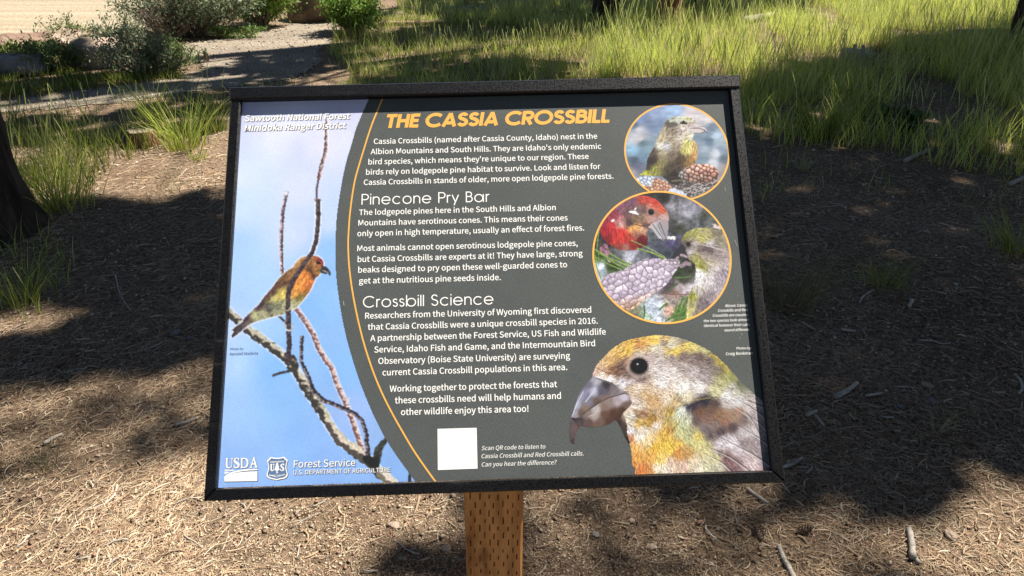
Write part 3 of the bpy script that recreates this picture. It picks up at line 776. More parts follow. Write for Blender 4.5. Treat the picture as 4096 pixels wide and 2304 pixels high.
for P_, w_, c_ in (([(175, 815), (270, 752), (350, 697), (440, 653), (580, 614)], 8, (70, 44, 46)), ([(95, 838), (150, 842), (200, 850)], 9, (52, 42, 50)), ([(98, 842), (84, 900), (80, 960), (90, 1030), (110, 1072)], 8, (62, 54, 64)), ([(210, 600), (160, 690), (120, 790), (98, 835)], 7, (226, 226, 240)), ([(345, 740), (320, 800), (260, 820)], 6, (214, 202, 198)), ([(610, 590), (622, 660), (630, 720)], 7, (120, 90, 86)), ([(320, 560), (270, 640), (230, 690)], 9, (214, 214, 232)), ([(290, 470), (250, 515), (195, 590), (150, 680), (122, 760), (100, 828)], 4, (96, 88, 100))):
    prev = C2.C.copy(); m_ = C2.stroke(P_, w_, c_)
    C2.C = np.where((m_ & C2.M)[..., None], 0.3 * prev + 0.7 * C2.C, prev)
d_ = np.hypot(C2.X - 710, (C2.Y - 370) * 1.06)
d_ = d_ + 2 * np.sin(np.arctan2(C2.Y - 370, C2.X - 710) * 18)
ring = (d_ < 118) & (d_ > 88)
C2.C[ring] = C2.C[ring] * 0.55 + np.array([205, 178, 168]) * 0.45
k_ = (d_ < 90) & (d_ > 70); C2.C[k_] = C2.C[k_] * 0.4 + np.array([92, 78, 76]) * 0.6
d0 = np.hypot(C2.X - 710, (C2.Y - 369) * 1.08)
C2.C[d0 < 77] = (26, 26, 29)
C2.C[np.hypot(C2.X - 697, C2.Y - 351) < 8] = (180, 182, 190)
C2.C = np.where(C2.M[..., None], C2.C * 0.88 + 0.12 * C2.C.mean(-1, keepdims=True), C2.C)
C2.build('bird_head_photograph', 0.00012, 'printed picture of a yellowish bird head with a crossed grey bill')

# --- 3: two round pictures
def ring_px(lx, ly, rx, ry):
    a = np.array(pan(np.array(lx), np.array(ly))).ravel(); b_ = np.array(pan(np.array(rx), np.array(ry))).ravel()
    return (a + b_) / 2, float(np.hypot(*(b_ - a)) / 2)


def circle_mesh(name, c, r0, r1, z, mat, label, n=128):
    V = []
    for k in range(n):
        t = 2 * math.pi * k / n
        V += [(c[0] + r0 * math.cos(t), c[1] + r0 * math.sin(t), z), (c[0] + r1 * math.cos(t), c[1] + r1 * math.sin(t), z)]
    F = [(2 * k, 2 * k + 1, 2 * ((k + 1) % n) + 1, 2 * ((k + 1) % n)) for k in range(n)]
    o = poly_obj(name, V, F, mat, PANEL)
    o['label'] = label
    return o


M_ORANGE = flat_mat('orange_ink', alb((255, 186, 68)))
M_WHITE = flat_mat('white_ink', np.array([0.86, 0.86, 0.84]), 0.5, 0.03)
M_INKSH = flat_mat('grey_ink', alb((112, 112, 122)))
M_DARKINK = flat_mat('dark_ink', alb((62, 62, 70)))
cA, rA = ring_px(2496.3, 594.3, 2918.6, 616)
cB, rB = ring_px(2369, 1012, 2926.5, 1036)


def circ_mask(cv, c, r):
    px, py = cv.cv(cv.X, cv.Y)
    u, v = pan(px.ravel(), py.ravel())
    return (np.hypot(u - c[0], v - c[1]) < r).reshape(cv.X.shape)


zd = zoomc(2400, 380, 3.22)
C3 = Canvas(zd, 300, 110, 1690, 1380, 5.6)
C3.M = circ_mask(C3, cA, rA - 0.0012)
C3.field(C3.M, [(500, 300, 118, 150, 196), (700, 250, 142, 162, 198), (950, 170, 150, 180, 216), (1200, 230, 206, 196, 200), (1400, 300, 218, 208, 206), (500, 450, 198, 196, 206), (450, 390, 92, 112, 134), (700, 380, 108, 128, 160), (620, 330, 112, 128, 160), (450, 560, 192, 192, 197), (550, 620, 92, 118, 130), (520, 560, 190, 185, 190), (430, 720, 142, 188, 218), (620, 700, 120, 150, 165), (450, 850, 70, 85, 100), (480, 900, 104, 108, 134), (540, 800, 110, 140, 165), (1450, 430, 108, 128, 148), (1500, 520, 172, 192, 212), (1400, 600, 92, 116, 136), (1550, 600, 150, 166, 178), (1500, 750, 204, 208, 218), (1350, 700, 150, 165, 180), (1350, 820, 118, 138, 152), (1600, 820, 90, 110, 125), (1450, 870, 192, 196, 206), (1600, 950, 150, 140, 140), (400, 1000, 152, 147, 152), (1300, 560, 120, 140, 158), (1560, 700, 130, 150, 170)], 3.4)
C3.grain(C3.M, 90, 34, 0.12, 4)
b1 = C3.mask([(830, 370), (870, 320), (940, 280), (1030, 268), (1120, 280), (1210, 315), (1245, 360), (1210, 490), (1195, 570), (1240, 610), (1260, 680), (1255, 760), (1240, 830), (1215, 890), (1100, 940), (1020, 1000), (1000, 1070), (850, 1060), (800, 1045), (580, 1040), (515, 1030), (590, 960), (605, 850), (640, 770), (690, 680), (735, 560), (790, 450)], 7, 20)
C3.field(b1, [(950, 310, 188, 192, 162), (1050, 290, 195, 205, 190), (1100, 300, 206, 200, 142), (900, 380, 80, 74, 68), (960, 375, 90, 84, 74), (1000, 335, 195, 200, 186), (870, 450, 165, 152, 126), (960, 450, 138, 122, 102), (1050, 440, 205, 190, 180), (1150, 400, 200, 185, 170), (800, 560, 196, 180, 144), (900, 560, 172, 156, 132), (1050, 560, 208, 198, 178), (1180, 540, 214, 208, 184), (850, 660, 188, 184, 188), (780, 660, 215, 210, 195), (1000, 650, 168, 152, 128), (1130, 620, 212, 208, 112), (1100, 720, 205, 195, 104), (1160, 700, 225, 210, 130), (1220, 660, 205, 168, 104), (1230, 780, 202, 150, 82), (800, 750, 168, 154, 120), (950, 780, 116, 100, 86), (1050, 800, 84, 70, 56), (1120, 830, 120, 95, 55), (1180, 850, 165, 122, 60), (690, 730, 84, 68, 58), (650, 850, 54, 44, 44), (620, 930, 70, 60, 52), (700, 820, 60, 50, 46), (780, 880, 142, 132, 82), (900, 950, 76, 66, 52), (700, 960, 156, 156, 72), (600, 1010, 200, 198, 58), (1000, 900, 80, 66, 56), (950, 1030, 42, 38, 38)], 4.2)
fd = [(900, 300, 150), (800, 500, 120), (950, 600, 160), (1150, 700, 95), (850, 850, 120), (650, 850, 118), (1100, 450, 150)]
C3.feathers(b1, fd, 2200, 42, 0.5, 0.30, 7)
C3.stroke([(865, 400), (920, 372), (985, 380)], 30, (96, 86, 78), 0.4); C3.stroke([(900, 345), (990, 318), (1080, 320), (1180, 345)], 16, (206, 206, 186), 0.3); C3.stroke([(880, 440), (960, 420), (1030, 440)], 12, (150, 138, 122), 0.4); C3.stroke([(1110, 400), (1150, 450), (1140, 490)], 18, (212, 202, 196), 0.3)
bk1 = C3.mask([(1150, 425), (1180, 375), (1250, 372), (1320, 395), (1365, 440), (1388, 495), (1350, 465), (1300, 496), (1230, 496), (1165, 465)])
C3.C[bk1] = (206, 192, 190)
C3.stroke([(1165, 430), (1260, 425), (1340, 450), (1384, 492)], 9, (84, 72, 74)); C3.stroke([(1210, 490), (1300, 492), (1350, 466)], 6, (96, 84, 84))
C3.stroke([(1040, 362), (1075, 355), (1115, 370)], [20, 46, 20], (50, 46, 46)); C3.stroke([(1075, 362), (1076, 363)], 30, (16, 16, 20)); C3.stroke([(1160, 400), (1330, 408)], 3, (110, 100, 100))
C3.stroke([(1050, 470), (1045, 520), (860, 500), (870, 400), (960, 350)], 4, (110, 96, 80), 0.3)
tw = C3.mask([(880, 1120), (1000, 1060), (1200, 1100), (1450, 1110), (1560, 1120), (1500, 1260), (1250, 1380), (900, 1380), (880, 1240)], 14, 30) & C3.M
C3.C[tw] = (74, 68, 68)
C3.cells(tw, 0, 62, 26, (56, 50, 52), [(120, 112, 108), (196, 188, 182), (90, 84, 82), (150, 140, 134)], 6, -0.5, 0.5, 0)
for k in range(14):
    x0, y0 = 900 + 45 * k, 1320 - 14 * k + random.uniform(-60, 50)
    m_ = C3.stroke([(x0, y0), (x0 + 60, y0 - 30), (x0 + 120, y0 - 34)], 9, (188, 180, 176), 0.4, k)
dk1 = C3.mask([(800, 1050), (1000, 1040), (1060, 1090), (1000, 1170), (900, 1130)], 8, 20); C3.C[dk1] = (54, 48, 44)
m_ = C3.stroke([(930, 1110), (1060, 1095), (1070, 1090)], 22, (110, 106, 92), 0.4, 4)
cn = C3.mask([(1010, 1030), (1050, 980), (1140, 930), (1220, 893), (1330, 885), (1430, 900), (1500, 950), (1532, 1010), (1520, 1080), (1450, 1120), (1300, 1135), (1150, 1115), (1050, 1085)], 7, 24)
C3.cells(cn, 0, 58, 50, (62, 40, 36), [(232, 180, 156), (214, 152, 130), (196, 140, 122), (226, 190, 176)], 3, 0.35, 0.34, 0.35)
wq = np.clip((1150 - C3.X) / 120, 0, 1)[..., None]; g_ = C3.C.mean(-1, keepdims=True) * np.array([1.0, 1.02, 1.0])
C3.C = np.where(cn[..., None], C3.C * (1 - wq) + g_ * wq, C3.C)
C3.mul(cn, np.clip(1.18 - (C3.Y[cn] - 900) / 420, 0.55, 1.2))
cl = C3.mask([(455, 1070), (560, 1045), (700, 1050), (790, 1080), (860, 1120), (905, 1170), (960, 1190), (900, 1260), (620, 1260), (560, 1190), (500, 1130)], 6, 20)
C3.cells(cl, 0, 62, 36, (76, 84, 104), [(232, 236, 242), (210, 220, 236), (190, 202, 222)], 5, 0.45, 0.25, 0.1)
cl2 = cl & ((C3.X - 640) * 0.45 + (C3.Y - 1150) * 0.5 + (fbm(C3.X / 40, C3.Y / 40, 3) - 0.45) * 90 > 8)
C3.cells(cl2, 0, 48, 38, (90, 56, 44), [(226, 176, 146), (206, 142, 112), (240, 206, 180), (178, 120, 96)], 9, 0.3, 0.3, 0.3)
snow = C3.mask([(880, 1220), (960, 1200), (1110, 1270), (1110, 1310), (1200, 1370), (1000, 1370), (880, 1290)], 12, 26) & C3.M
C3.C[snow] = (206, 214, 232); C3.grain(snow, 22, 12, 0.2, 3)
C3.blur()
C3.build('round_bird_photograph', 0.00012, 'round picture of an olive bird perched beside two pine cones')
circle_mesh('orange_ring', cA, rA - 0.0028, rA, 0.00016, M_ORANGE, 'orange ring around the upper round picture')

ze = zoomc(2340, 750, 2.4143)
C4 = Canvas(ze, 55, 25, 1430, 1355, 4.4)
C4.M = circ_mask(C4, cB, rB - 0.0012)
C4.field(C4.M, [(700, 80, 52, 50, 50), (780, 100, 40, 40, 42), (870, 120, 92, 92, 97), (850, 160, 150, 148, 156), (1000, 230, 156, 154, 166), (1080, 200, 140, 138, 150), (900, 300, 122, 120, 126), (1150, 280, 70, 75, 70), (1200, 350, 92, 97, 95), (1050, 330, 96, 98, 102), (900, 400, 58, 60, 52), (850, 330, 70, 72, 74), (700, 600, 70, 75, 90), (830, 540, 82, 76, 116), (900, 520, 74, 70, 92), (650, 480, 92, 97, 102), (780, 620, 60, 65, 75), (620, 560, 80, 86, 98), (300, 680, 92, 95, 100), (450, 650, 200, 200, 216), (520, 670, 110, 112, 122), (200, 530, 50, 50, 52), (130, 560, 60, 60, 60), (900, 800, 44, 60, 36), (950, 900, 62, 62, 52), (1000, 780, 50, 52, 44), (1000, 980, 196, 184, 190), (930, 960, 176, 160, 165), (150, 780, 196, 206, 224), (700, 1150, 190, 200, 216), (620, 1200, 196, 206, 222), (850, 1100, 150, 138, 130), (900, 1200, 90, 120, 60), (600, 1250, 156, 176, 156), (700, 1300, 196, 204, 220), (820, 1180, 190, 150, 130), (130, 650, 70, 100, 40), (250, 760, 60, 80, 40), (870, 1030, 150, 120, 108), (350, 1190, 110, 84, 60), (480, 1210, 130, 130, 100), (800, 950, 90, 80, 86)], 3.8)
C4.grain(C4.M, 34, 30, 0.34, 4); C4.grain(C4.M, 9, 9, 0.2, 14)
sn = C4.M & C4.mask([(540, 1130), (760, 1060), (960, 1050), (960, 1340), (480, 1320)], 20, 40)
C4.grain(sn, 10, 8, 0.3, 21)
for P_, w_, c_ in (([(800, 485), (860, 488)], 34, (236, 232, 226)), ([(1250, 370), (1300, 390)], 30, (225, 205, 200)),
                   ([(190, 585), (195, 625)], 80, (170, 120, 140)), ([(230, 690), (240, 700)], 44, (196, 176, 150))):
    C4.stroke(P_, w_, c_, 0.5, 5, (120, 84, 96) if c_[0] == 170 else None, 0.4)
for P_, w_ in (([(95, 600), (250, 690), (430, 765)], 14), ([(95, 670), (220, 740), (350, 795)], 12), ([(150, 640), (300, 740), (400, 790)], 14), ([(240, 640), (340, 700), (450, 745)], 16), ([(280, 700), (380, 750), (420, 780)], 12), ([(135, 400), (122, 500), (112, 620)], 10), ([(95, 650), (115, 770), (155, 880)], 10), ([(130, 600), (130, 760)], 8)):
    C4.stroke(P_, w_, (84, 122, 46), 0.3, 6, (170, 190, 96), 0.1, 0.5)
rb = C4.mask([(500, 75), (600, 82), (680, 110), (740, 160), (780, 220), (815, 290), (800, 335), (650, 350), (620, 400), (590, 430), (607, 480), (600, 560), (500, 600), (400, 612), (320, 600), (220, 540), (165, 480), (140, 400), (165, 340), (215, 280), (290, 200), (370, 130), (440, 90)], 5, 16) & C4.M
C4.field(rb, [(600, 110, 206, 60, 48), (560, 130, 190, 70, 60), (680, 150, 206, 58, 42), (620, 180, 190, 110, 90), (750, 210, 214, 84, 46), (700, 190, 200, 90, 70), (450, 150, 120, 80, 98), (350, 200, 134, 82, 104), (400, 240, 112, 78, 80), (520, 220, 116, 96, 92), (560, 200, 110, 84, 80), (480, 310, 128, 102, 80), (540, 300, 140, 110, 90), (600, 300, 186, 142, 124), (700, 250, 172, 112, 92), (760, 290, 190, 156, 150), (700, 310, 170, 140, 140), (300, 280, 160, 64, 80), (250, 250, 146, 50, 72), (350, 350, 206, 154, 144), (330, 310, 186, 120, 120), (430, 340, 84, 60, 62), (500, 385, 222, 164, 90), (450, 400, 220, 154, 80), (560, 400, 206, 156, 122), (580, 370, 110, 80, 70), (250, 380, 190, 32, 38), (350, 430, 214, 38, 32), (300, 500, 206, 46, 36), (400, 500, 205, 46, 36), (200, 430, 164, 28, 40), (180, 350, 150, 40, 60), (430, 480, 186, 54, 46), (540, 500, 104, 22, 28), (570, 540, 96, 24, 30), (460, 560, 150, 40, 40), (400, 585, 156, 104, 92), (320, 570, 150, 60, 50), (490, 450, 160, 104, 84), (220, 500, 130, 26, 34)], 4.4)
C4.feathers(rb, [(600, 120, 30), (400, 200, 120), (500, 350, 20), (350, 300, 60), (300, 450, 90), (500, 480, 80)], 2600, 26, 0.36, 0.30, 8)
for P_, w_, c_ in (([(430, 235), (480, 240), (515, 260)], [14, 34, 10], (238, 238, 240)), ([(480, 215), (490, 200)], 14, (238, 238, 240)), ([(262, 325), (275, 315)], 24, (236, 226, 228))):
    C4.stroke(P_, w_, c_)
C4.stroke([(390, 300), (450, 350), (560, 372), (630, 360)], 6, (74, 52, 50), 0.3)
bk2 = C4.mask([(610, 385), (655, 340), (720, 325), (790, 300), (806, 340), (804, 400), (797, 470), (790, 525), (752, 568), (768, 520), (720, 500), (680, 450), (645, 400)])
C4.field(bk2, [(660, 360, 190, 178, 176), (700, 430, 180, 176, 180), (740, 380, 156, 150, 154), (780, 340, 168, 150, 150), (785, 450, 150, 144, 150), (750, 490, 200, 196, 200), (775, 530, 84, 84, 98)], 4)
for P_, w_ in (([(650, 350), (700, 420), (755, 500)], 6), ([(720, 340), (755, 420), (780, 500)], 7), ([(700, 350), (735, 430), (770, 510)], 4), ([(715, 495), (765, 510), (790, 500)], 6)):
    C4.stroke(P_, w_, (74, 68, 76))
C4.stroke([(638, 237), (639, 238)], 76, (150, 120, 112)); C4.stroke([(638, 237), (639, 238)], 56, (24, 22, 24)); C4.stroke([(648, 226), (649, 227)], 8, (130, 130, 140))
C4.stroke([(445, 512), (600, 580), (770, 672)], 10, (96, 130, 50), 0.2, 3, (196, 202, 120), 0.05, 0.4)
C4.stroke([(505, 590), (640, 630), (780, 690)], 16, (96, 130, 50), 0.2, 3, (176, 192, 100), 0.05, 0.4)
gb = C4.mask([(935, 490), (980, 430), (1060, 395), (1170, 383), (1260, 390), (1340, 430), (1430, 560), (1430, 800), (1380, 1000), (1280, 1130), (1100, 1260), (1000, 1310), (972, 1300), (980, 1180), (1000, 1050), (1050, 930), (1072, 800), (1060, 740), (1000, 690), (975, 620), (932, 560)], 5, 16) & C4.M
C4.field(gb, [(1050, 450, 168, 164, 90), (980, 480, 150, 150, 70), (1150, 410, 178, 168, 112), (1130, 500, 194, 184, 104), (1250, 430, 136, 126, 106), (1200, 460, 170, 160, 110), (1300, 500, 150, 140, 120), (1000, 500, 150, 140, 108), (980, 560, 90, 80, 76), (1100, 580, 122, 106, 102), (1200, 600, 110, 96, 96), (1150, 600, 104, 90, 90), (1200, 545, 196, 186, 182), (1060, 550, 185, 172, 160), (1020, 620, 190, 180, 180), (1150, 645, 178, 162, 154), (1080, 700, 172, 168, 88), (1050, 660, 150, 140, 90), (1120, 760, 150, 148, 60), (1200, 740, 192, 176, 150), (1300, 650, 166, 150, 146), (1350, 750, 184, 168, 168), (1250, 800, 196, 186, 182), (1100, 820, 230, 226, 226), (1090, 900, 226, 222, 222), (1200, 900, 202, 192, 192), (1300, 850, 168, 152, 160), (1370, 850, 150, 140, 155), (1100, 1000, 194, 184, 172), (1200, 1050, 160, 145, 146), (1050, 1100, 166, 160, 112), (1020, 1200, 216, 206, 124), (1000, 1260, 225, 210, 120), (1060, 1220, 150, 136, 120), (1150, 1150, 124, 108, 114), (1130, 1090, 134, 118, 120), (1040, 1050, 160, 160, 56), (1300, 980, 182, 168, 174), (1250, 1100, 150, 130, 140)], 4.4)
C4.feathers(gb, [(1000, 450, -30), (1200, 410, 10), (1300, 500, 30), (1150, 600, 5), (1250, 650, 30), (1100, 750, 40), (1100, 900, 100), (1250, 850, 60), (1050, 1150, 100), (1200, 1000, 95), (1300, 950, 85)], 4200, 34, 0.42, 0.28, 9)
bk3 = C4.mask([(940, 540), (890, 590), (850, 640), (822, 715), (848, 700), (885, 655), (930, 640), (990, 650), (1005, 700), (1020, 740), (960, 780), (925, 770), (930, 730), (980, 690), (960, 640), (975, 600)])
C4.C[bk3] = (48, 48, 56)
C4.stroke([(880, 690), (930, 650), (985, 670)], 22, (168, 146, 152), 0.3); C4.stroke([(930, 760), (975, 730), (1010, 740)], 40, (150, 128, 134), 0.4); C4.stroke([(905, 650), (925, 690)], 12, (40, 38, 44))
C4.stroke([(997, 545), (998, 550)], 38, (30, 28, 32)); C4.stroke([(975, 520), (1030, 520)], 6, (110, 96, 90))
C4.stroke([(1040, 540), (1120, 550), (1320, 600)], 8, (204, 194, 190), 0.4)
C4.stroke([(760, 1032), (880, 1040), (1000, 1035)], 14, (186, 150, 140), 0.3, 2, (104, 80, 74), 0.2, 0.4)
C4.stroke([(865, 868), (940, 872), (1020, 858)], 12, (92, 124, 66)); C4.stroke([(808, 1000), (850, 960), (890, 935)], 16, (80, 104, 62), 0.3)
for P_ in ([(850, 1300), (900, 1230), (975, 1180)], [(870, 1240), (910, 1150), (945, 1060)], [(930, 1190), (960, 1120), (985, 1060)], [(780, 1290), (860, 1240), (960, 1200)], [(720, 1180), (760, 1140), (790, 1120)], [(560, 1270), (575, 1210), (570, 1150)], [(880, 1310), (930, 1270), (975, 1240)]):
    m_ = C4.stroke(P_, 20, (70, 108, 44), 0.3, 4, (120, 156, 80), 0.1, 0.3)
pc = C4.mask([(160, 900), (230, 832), (380, 790), (470, 742), (560, 695), (650, 682), (760, 690), (850, 690), (912, 700), (918, 745), (880, 800), (835, 870), (785, 940), (700, 1012), (600, 1072), (500, 1150), (430, 1190), (340, 1165), (260, 1080), (195, 1015)], 10, 30) & C4.M
C4.cells(pc, 0, 68, 56, (112, 92, 108), [(216, 202, 214), (196, 180, 196), (182, 166, 184), (226, 214, 224)], 13, -0.42, 0.16, 0.2)
C4.cells(C4.mask([(760, 690), (850, 690), (912, 700), (918, 745), (840, 760), (780, 740)], 4) & pc, 0, 40, 34, (94, 76, 84), [(200, 186, 196), (176, 160, 170)], 3, 0, 0.25)
C4.grain(pc, 16, 11, 0.24, 33)
wq = np.clip((C4.Y - 1040 - (C4.X - 400) * -0.2) / 120, 0, 1)[..., None] * np.array([0.0, 0.12, 0.32])
C4.C = np.where(pc[..., None], C4.C * (1 - wq), C4.C)
C4.blur()
C4.build('round_bird_photograph', 0.00020, 'round picture of a red bird and a green bird at a big pale pine cone')
circle_mesh('orange_ring', cB, rB - 0.0030, rB, 0.00024, M_ORANGE, 'orange ring around the lower round picture')

# orange line that follows the curved edge
ol = np.array([(1536, 380), (1516, 429), (1484, 503.6), (1450, 615), (1434, 668), (1418.6, 721), (1406, 800), (1398, 869), (1393.5, 940), (1392, 985), (1395.5, 1060), (1405, 1140), (1423, 1242), (1453.7, 1372.7), (1495.6, 1498), (1533, 1585), (1575, 1666), (1613, 1732), (1650, 1796), (1695, 1862), (1742, 1927), (1760, 1950)])
t_ = np.linspace(0, len(ol) - 1, 160)
lx = np.interp(t_, range(len(ol)), ol[:, 0]); ly = np.interp(t_, range(len(ol)), ol[:, 1])
for _ in range(14):
    lx[1:-1] = (lx[:-2] + lx[2:] + 2 * lx[1:-1]) / 4; ly[1:-1] = (ly[:-2] + ly[2:] + 2 * ly[1:-1]) / 4
u, v = pan(lx, ly)
tx = np.gradient(u); ty = np.gradient(v); L_ = np.hypot(tx, ty); nx_, ny_ = -ty / L_, tx / L_
wl = 0.00125
V = []
for k in range(len(u)):
    V += [(u[k] - nx_[k] * wl, v[k] - ny_[k] * wl, 0.0002), (u[k] + nx_[k] * wl, v[k] + ny_[k] * wl, 0.0002)]
V = [(min(max(a, 0), PW), min(max(b_, 0.0012), PH + 0.008), c) for a, b_, c in V]
poly_obj('orange_line', V, [(2 * k, 2 * k + 2, 2 * k + 3, 2 * k + 1)[::-1] for k in range(len(u) - 1)], M_ORANGE, PANEL)

# --- 4: lettering
FONT = None
try:
    fdir = bpy.utils.system_resource('DATAFILES', path='fonts')
    FONT = bpy.data.fonts.load(os.path.join(fdir, 'Noto Sans CJK Regular.woff2'))
except Exception as ex:
    print('font fallback', ex)


def text_vf(s, bold=0.0, res=3):
    cu = bpy.data.curves.new('lettering', 'FONT')
    cu.body = s
    if FONT: cu.font = FONT
    cu.size = 1.0; cu.offset = bold; cu.resolution_u = res; cu.fill_mode = 'FRONT'
    o = bpy.data.objects.new('lettering', cu)
    COL.objects.link(o)
    bpy.context.view_layer.update()
    me = o.to_mesh()
    n = len(me.vertices); V = np.empty(n * 3, np.float32); me.vertices.foreach_get('co', V); V = V.reshape(-1, 3).astype(float)
    F = [tuple(p.vertices) for p in me.polygons]
    o.to_mesh_clear()
    bpy.data.objects.remove(o); bpy.data.curves.remove(cu)
    return V, F


def lay(V, F, p0, p1, name, mat, z, shear=0.0, label=None, vs_=1.0, clipx=True, dxy=(0, 0)):
    """fit a flat shape between two points of its baseline on the panel"""
    V = np.array(V, float)
    x0, x1 = V[:, 0].min(), V[:, 0].max()
    X = V[:, 0] - x0; Y = V[:, 1]
    a = np.array(pan(np.array([p0[0]]), np.array([p0[1]]))).ravel(); b_ = np.array(pan(np.array([p1[0]]), np.array([p1[1]]))).ravel()
    d = b_ - a; L_ = np.hypot(*d); sc = L_ / (x1 - x0); e = d / L_; n_ = np.array([-e[1], e[0]])
    X = X + shear * Y
    if shear: X = (X - X.min()) * (x1 - x0) / (X.max() - X.min())
    P = a + X[:, None] * sc * e + Y[:, None] * sc * vs_ * n_ + np.array(dxy)
    zz = V[:, 2] if V.shape[1] > 2 else 0
    o = poly_obj(name, np.column_stack([P, np.full(len(P), z) + zz]), F, mat, PANEL)
    if label: o['label'] = label
    return o, sc


z2 = zoomc(1300, 380, 2.1467); z3 = zoomc(1300, 1000, 2.1467); z6 = zoomc(1650, 1650, 3.22); z7 = zoomc(2700, 1180, 4.83); z8 = zoomc(860, 1700, 3.22); z1 = zoomc(900, 280, 3.22)
LINES = [
    (z2, "Cassia Crossbills (named after Cassia County, Idaho) nest in the", 418, 421, 2338, 374),
    (z2, "Albion Mountains and South Hills. They are Idaho's only endemic", 392, 509, 2372, 462),
    (z2, "bird species, which means they're unique to our region. These", 372, 597, 2265, 548),
    (z2, "birds rely on lodgepole pine habitat to survive. Look and listen for", 352, 685, 2366, 634),
    (z2, "Cassia Crossbills in stands of older, more open lodgepole pine forests.", 332, 773, 2477, 718),
    (z2, "The lodgepole pines here in the South Hills and Albion", 292, 1032, 1982, 988),
    (z2, "Mountains have serotinous cones. This means their cones", 286, 1122, 2084, 1077),
    (z2, "only open in high temperature, usually an effect of forest fires.", 277, 1213, 2226, 1163),
    (z2, "Most animals cannot open serotinous lodgepole pine cones,", 277, 1341, 2170, 1295),
    (z3, "but Cassia Crossbills are experts at it! They have large, strong", 280, 104, 2213, 52),
    (z3, "beaks designed to pry open these well-guarded cones to", 285, 195, 2080, 148),
    (z3, "get at the nutritious pine seeds inside.", 292, 289, 1510, 258),
    (z3, "Researchers from the University of Wyoming first discovered", 344, 590, 2287, 537),
    (z3, "that Cassia Crossbills were a unique crossbill species in 2016.", 367, 686, 2342, 632),
    (z3, "A partnership between the Forest Service, US Fish and Wildlife", 388, 783, 2412, 726),
    (z3, "Service, Idaho Fish and Game, and the Intermountain Bird", 422, 881, 2320, 825),
    (z3, "Observatory (Boise State University) are surveying", 457, 979, 2105, 932),
    (z3, "current Cassia Crossbill populations in this area.", 493, 1078, 2081, 1030),
    (z3, "Working together to protect the forests that", 555, 1218, 1994, 1177),
    (z3, "these crossbills need will help humans and", 600, 1318, 2027, 1277),
    (z3, "other wildlife enjoy this area too!", 652, 1418, 1748, 1388),
]
for zz, s, x0, y0, x1, y1 in LINES:
    V, F = text_vf(s, 0.004)
    o, sc = lay(V, F, zz(x0, y0), zz(x1, y1), 'text_line', M_WHITE, 0.0002, 0, 'white line of body text reading ' + s)
for zz, s, x0, y0, x1, y1, bold, mat, z in [
    (z6, "Scan QR code to listen to", 890, 486, 1712, 463, 0.0, M_WHITE, .0002),
    (z6, "Cassia Crossbill and Red Crossbill calls.", 890, 590, 2203, 553, 0.0, M_WHITE, .0002),
    (z6, "Can you hear the difference?", 893, 697, 1857, 667, 0.0, M_WHITE, .0002),
    (z7, "Above: Cassia", 965, 232, 1400, 218, 0.003, M_WHITE, .0002),
    (z7, "Crossbills and Red", 833, 326, 1412, 309, 0.003, M_WHITE, .0002),
    (z7, "Crossbills are cousins:", 730, 422, 1424, 403, 0.003, M_WHITE, .0002),
    (z7, "the two species look almost", 557, 524, 1437, 499, 0.003, M_WHITE, .0002),
    (z7, "identical however their calls", 557, 618, 1447, 595, 0.003, M_WHITE, .0002),
    (z7, "sound different.", 953, 704, 1452, 690, 0.003, M_WHITE, .0002),
    (z7, "Photos by:", 1185, 1052, 1480, 1045, 0.003, M_WHITE, .0002),
    (z7, "Craig Benkman", 985, 1164, 1503, 1147, 0.003, M_WHITE, .0002),
    (zb, "Photo by:", 57, 1308, 220, 1304, 0.003, M_DARKINK, .0002),
    (zb, "Kendall Watkins", 55, 1368, 385, 1358, 0.003, M_DARKINK, .0002)]:
    V, F = text_vf(s, bold)
    lay(V, F, zz(x0, y0), zz(x1, y1), 'caption', mat, z, 0.2, 'small slanted caption reading ' + s)
for zz, s, x0, y0, x1, y1, bold, sh in [
    (z1, "Sawtooth National Forest", 250, 662, 1610, 630, 0.008, 0.14),
    (z1, "Minidoka Ranger District", 247, 790, 1560, 750, 0.008, 0.14),
    (z8, "Forest Service", 1012, 551, 1806, 528, 0.0, 0.0),
    (z8, "U.S. DEPARTMENT OF AGRICULTURE", 1008, 640, 2255, 604, 0.0, 0.0)]:
    V, F = text_vf(s, bold)
    V2, F2 = text_vf(s, bold + 0.004)
    lay(V2, F2, zz(x0 - 1, y0), zz(x1 + 2, y1), 'text_shade', M_INKSH, 0.00022, sh, 'printed grey offset behind the words ' + s, dxy=(0.0011, -0.0009))
    lay(V, F, zz(x0, y0), zz(x1, y1), 'text_line', M_WHITE, 0.00030, sh, 'white words reading ' + s)

# stroke-drawn geometric capitals and small letters for the headings
A = arc


